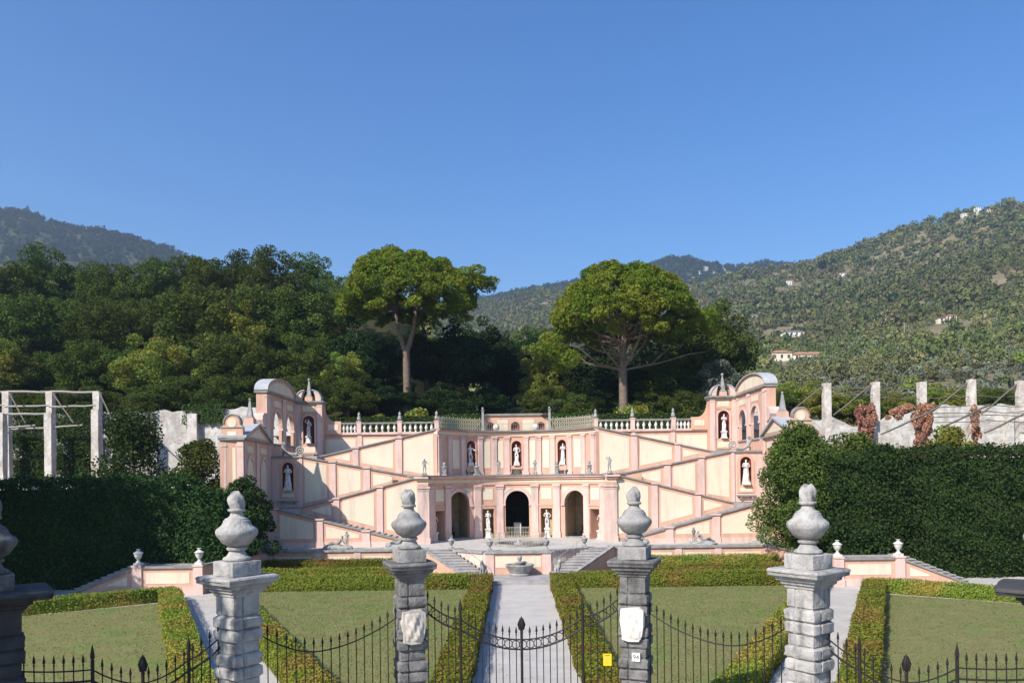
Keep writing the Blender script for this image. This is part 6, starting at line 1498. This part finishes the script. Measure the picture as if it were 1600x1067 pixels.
# individual trees low on the right hillside
HT=[]
for i,(mt,lab) in enumerate(((L_HIL,''),(L_LGT,''),(L_OLV,''),(L_HIL,''))):
    me,b=crown_mesh('crown',1,1,1.0,1.05,12,620,.26,mt,(.34,.5),seed=40+i); HT.append(me)
cat_=('round dark green tree low on the right hillside','yellow green tree low on the right hillside','silvery olive tree low on the right hillside','broad green tree low on the right hillside')
nm_=('hill_tree','hill_tree','olive_tree','hill_tree')
for i in range(170):
    y=sqrt(random.uniform(112**2,285**2)); x=random.uniform(.21,.69)*y
    if clear(x,y): continue
    k=random.choice((0,1,2,2,2,3,3)); o=obj_from(HT[k],nm_[k],None,(x,y,ground_z(x,y)-.3),random.uniform(0,6.28)); s_=random.uniform(1.7,2.9)*(.85 if k==2 else 1.0); o.scale=(s_*1.15,s_*1.15,s_*random.uniform(.8,1.15))
    tag(o,cat_[k],'tree','individual '+('olive trees','light trees','olive trees','green trees')[k if k!=0 else 3]+' on the right hillside' if k!=0 else 'dark round trees on the right hillside')
# cypresses
cy,_b=crown_mesh('crown',.16,.16,.5,.5,14,700,.075,L_DRK,(.5,.8),seed=77)
for i,(px,py) in enumerate(((1285,418),(1300,414),(1392,470),(1398,468),(1372,505),(1377,503),(1500,470),(1182,480),(1040,455),(1350,412))):
    h_=hit(px,py+8)
    if h_ is None: continue
    o=obj_from(cy,'cypress',None,h_); k=h_[1]/55; o.scale=(k*1.3,k*1.3,k); tag(o,'slim dark cypress standing on the right hillside','tree','cypresses on the right hillside')
# ================================================================== HOUSES ON THE HILL
def house(label,px,py,wpx,hpx,wall,roof,wings=(),nwin=3,floors=2,flat=False,rz=0.0):
    h_=hit(px,py)
    if h_ is None: return
    D=h_[1]; k=D/F; w=wpx*k; h=hpx*k; t=thing('hill_house',label,'house',(h_[0],D,h_[2]-.5),rz,'houses on the right hillside')
    def block(x0,w,h,fl,nw,dp):
        build(MB().box(x0-w/2,x0+w/2,-dp/2,dp/2,-3,h),'wall',wall,t,local=True)
        if flat: build(MB().box(x0-w/2-.3,x0+w/2+.3,-dp/2-.3,dp/2+.3,h,h+.25),'roof',roof,t,local=True)
        else: build(MB().frust(h,w/2+.5,dp/2+.5,h+.15,w/2+.5,dp/2+.5,(x0,0)).frust(h+.15,w/2+.5,dp/2+.5,h+min(1.7,w*.16),max(.3,w/2-dp*.45),.1,(x0,0)),'roof',roof,t,local=True)
        for f in range(fl):
            for i in range(nw):
                cx=x0-w/2+w*(i+.5)/nw; cz=h*(f+.55)/fl; ww=min(.55,w/nw*.22); wh=min(.85,h/fl*.28)
                b=build(MB().box(cx-ww,cx+ww,-dp/2-.03,-dp/2+.02,cz-wh,cz+wh),'window',GLASS,t,local=True)
                build(MB().box(cx-ww-.15,cx+ww+.15,-dp/2-.1,-dp/2-.0,cz-wh-.15,cz-wh-.02),'sill',HCREAM,b,local=True)
    block(0,w,h,floors,nwin,min(w*.7,9))
    for (dx,wp,hp,nw,fl) in wings: block(dx*k,wp*k,hp*k,fl,nw,min(w*.6,7))
    return t
house('white two storey house standing alone, upper one of the nearest pair',1238,533,31,14,HWHITE,SLATE,nwin=4)
house('long low cream house with terracotta roofs, lower one of the nearest pair',1218,564,32,13,HCREAM,TILE,wings=((45,56,10,4,1),),nwin=3,floors=1)
house('pale house with a longer side wing, above the cypresses',1379,507,10,14,HWHITE,TILE,wings=((16,20,7,2,1),),nwin=2)
house('small cream cottage just below the pale winged house',1396,521,11,8,HCREAM,TILE,nwin=2,floors=1)
house('ochre house with terracotta roof at the right of the slope',1484,502,16,9,HCREAM,TILE,wings=((-15,10,6,1,1),),nwin=3,floors=1)
house('small white house alone high in the wood',1232,446,9,7,HWHITE,TILE,nwin=2,floors=1)
house('white house on the skyline at the upper right',1527,333,8,9,HWHITE,SLATE,nwin=2)
house('tiny white house on the skyline, left of the higher white one',1507,339,9,5,HWHITE,TILE,nwin=2,floors=1)
house('tiny low house on the skyline, right of the higher white one',1545,331,9,4,HCREAM,TILE,nwin=2,floors=1)
house('long pale terrace house in the middle of the wooded slope',1318,432,16,4,HWHITE,TILE,nwin=3,floors=1)
house('orange roofed cottage half hidden at the left of the slope',1180,498,14,6,HCREAM,TILE,nwin=2,floors=1)
for i,(px,py) in enumerate(((1151,536),(1163,540),(1197,548),(1413,526))):
    h_=hit(px,py)
    if h_ is None: continue
    k=h_[1]/F; t=thing('utility_pole','thin wooden utility pole on the right hillside','pole',h_,group='utility poles on the right hillside')
    build(MB().tube([(0,0,-1),(0,0,22*k)],.16,5),'shaft',GWOOD,t,local=True); build(MB().box(-.9,.9,-.06,.06,20*k,20*k+.14),'crossbar',GWOOD,t,local=True)
# ================================================================== HAZE
HAZE=True
if HAZE:
    m=MB(); m.box(-2600,2600,-400,2700,-6,620); hm=bpy.data.materials.new('haze'); hm.use_nodes=True; n=hm.node_tree.nodes; n.remove(n['Principled BSDF'])
    pv=n.new('ShaderNodeVolumePrincipled'); pv.inputs['Color'].default_value=(.62,.78,1,1); pv.inputs['Density'].default_value=.0002; pv.inputs['Anisotropy'].default_value=.3
    hm.node_tree.links.new(pv.outputs[0],n['Material Output'].inputs['Volume']); tag(build(m,'haze',hm),kind='stuff',label='thin bluish haze in the air over the hills',cat='haze')
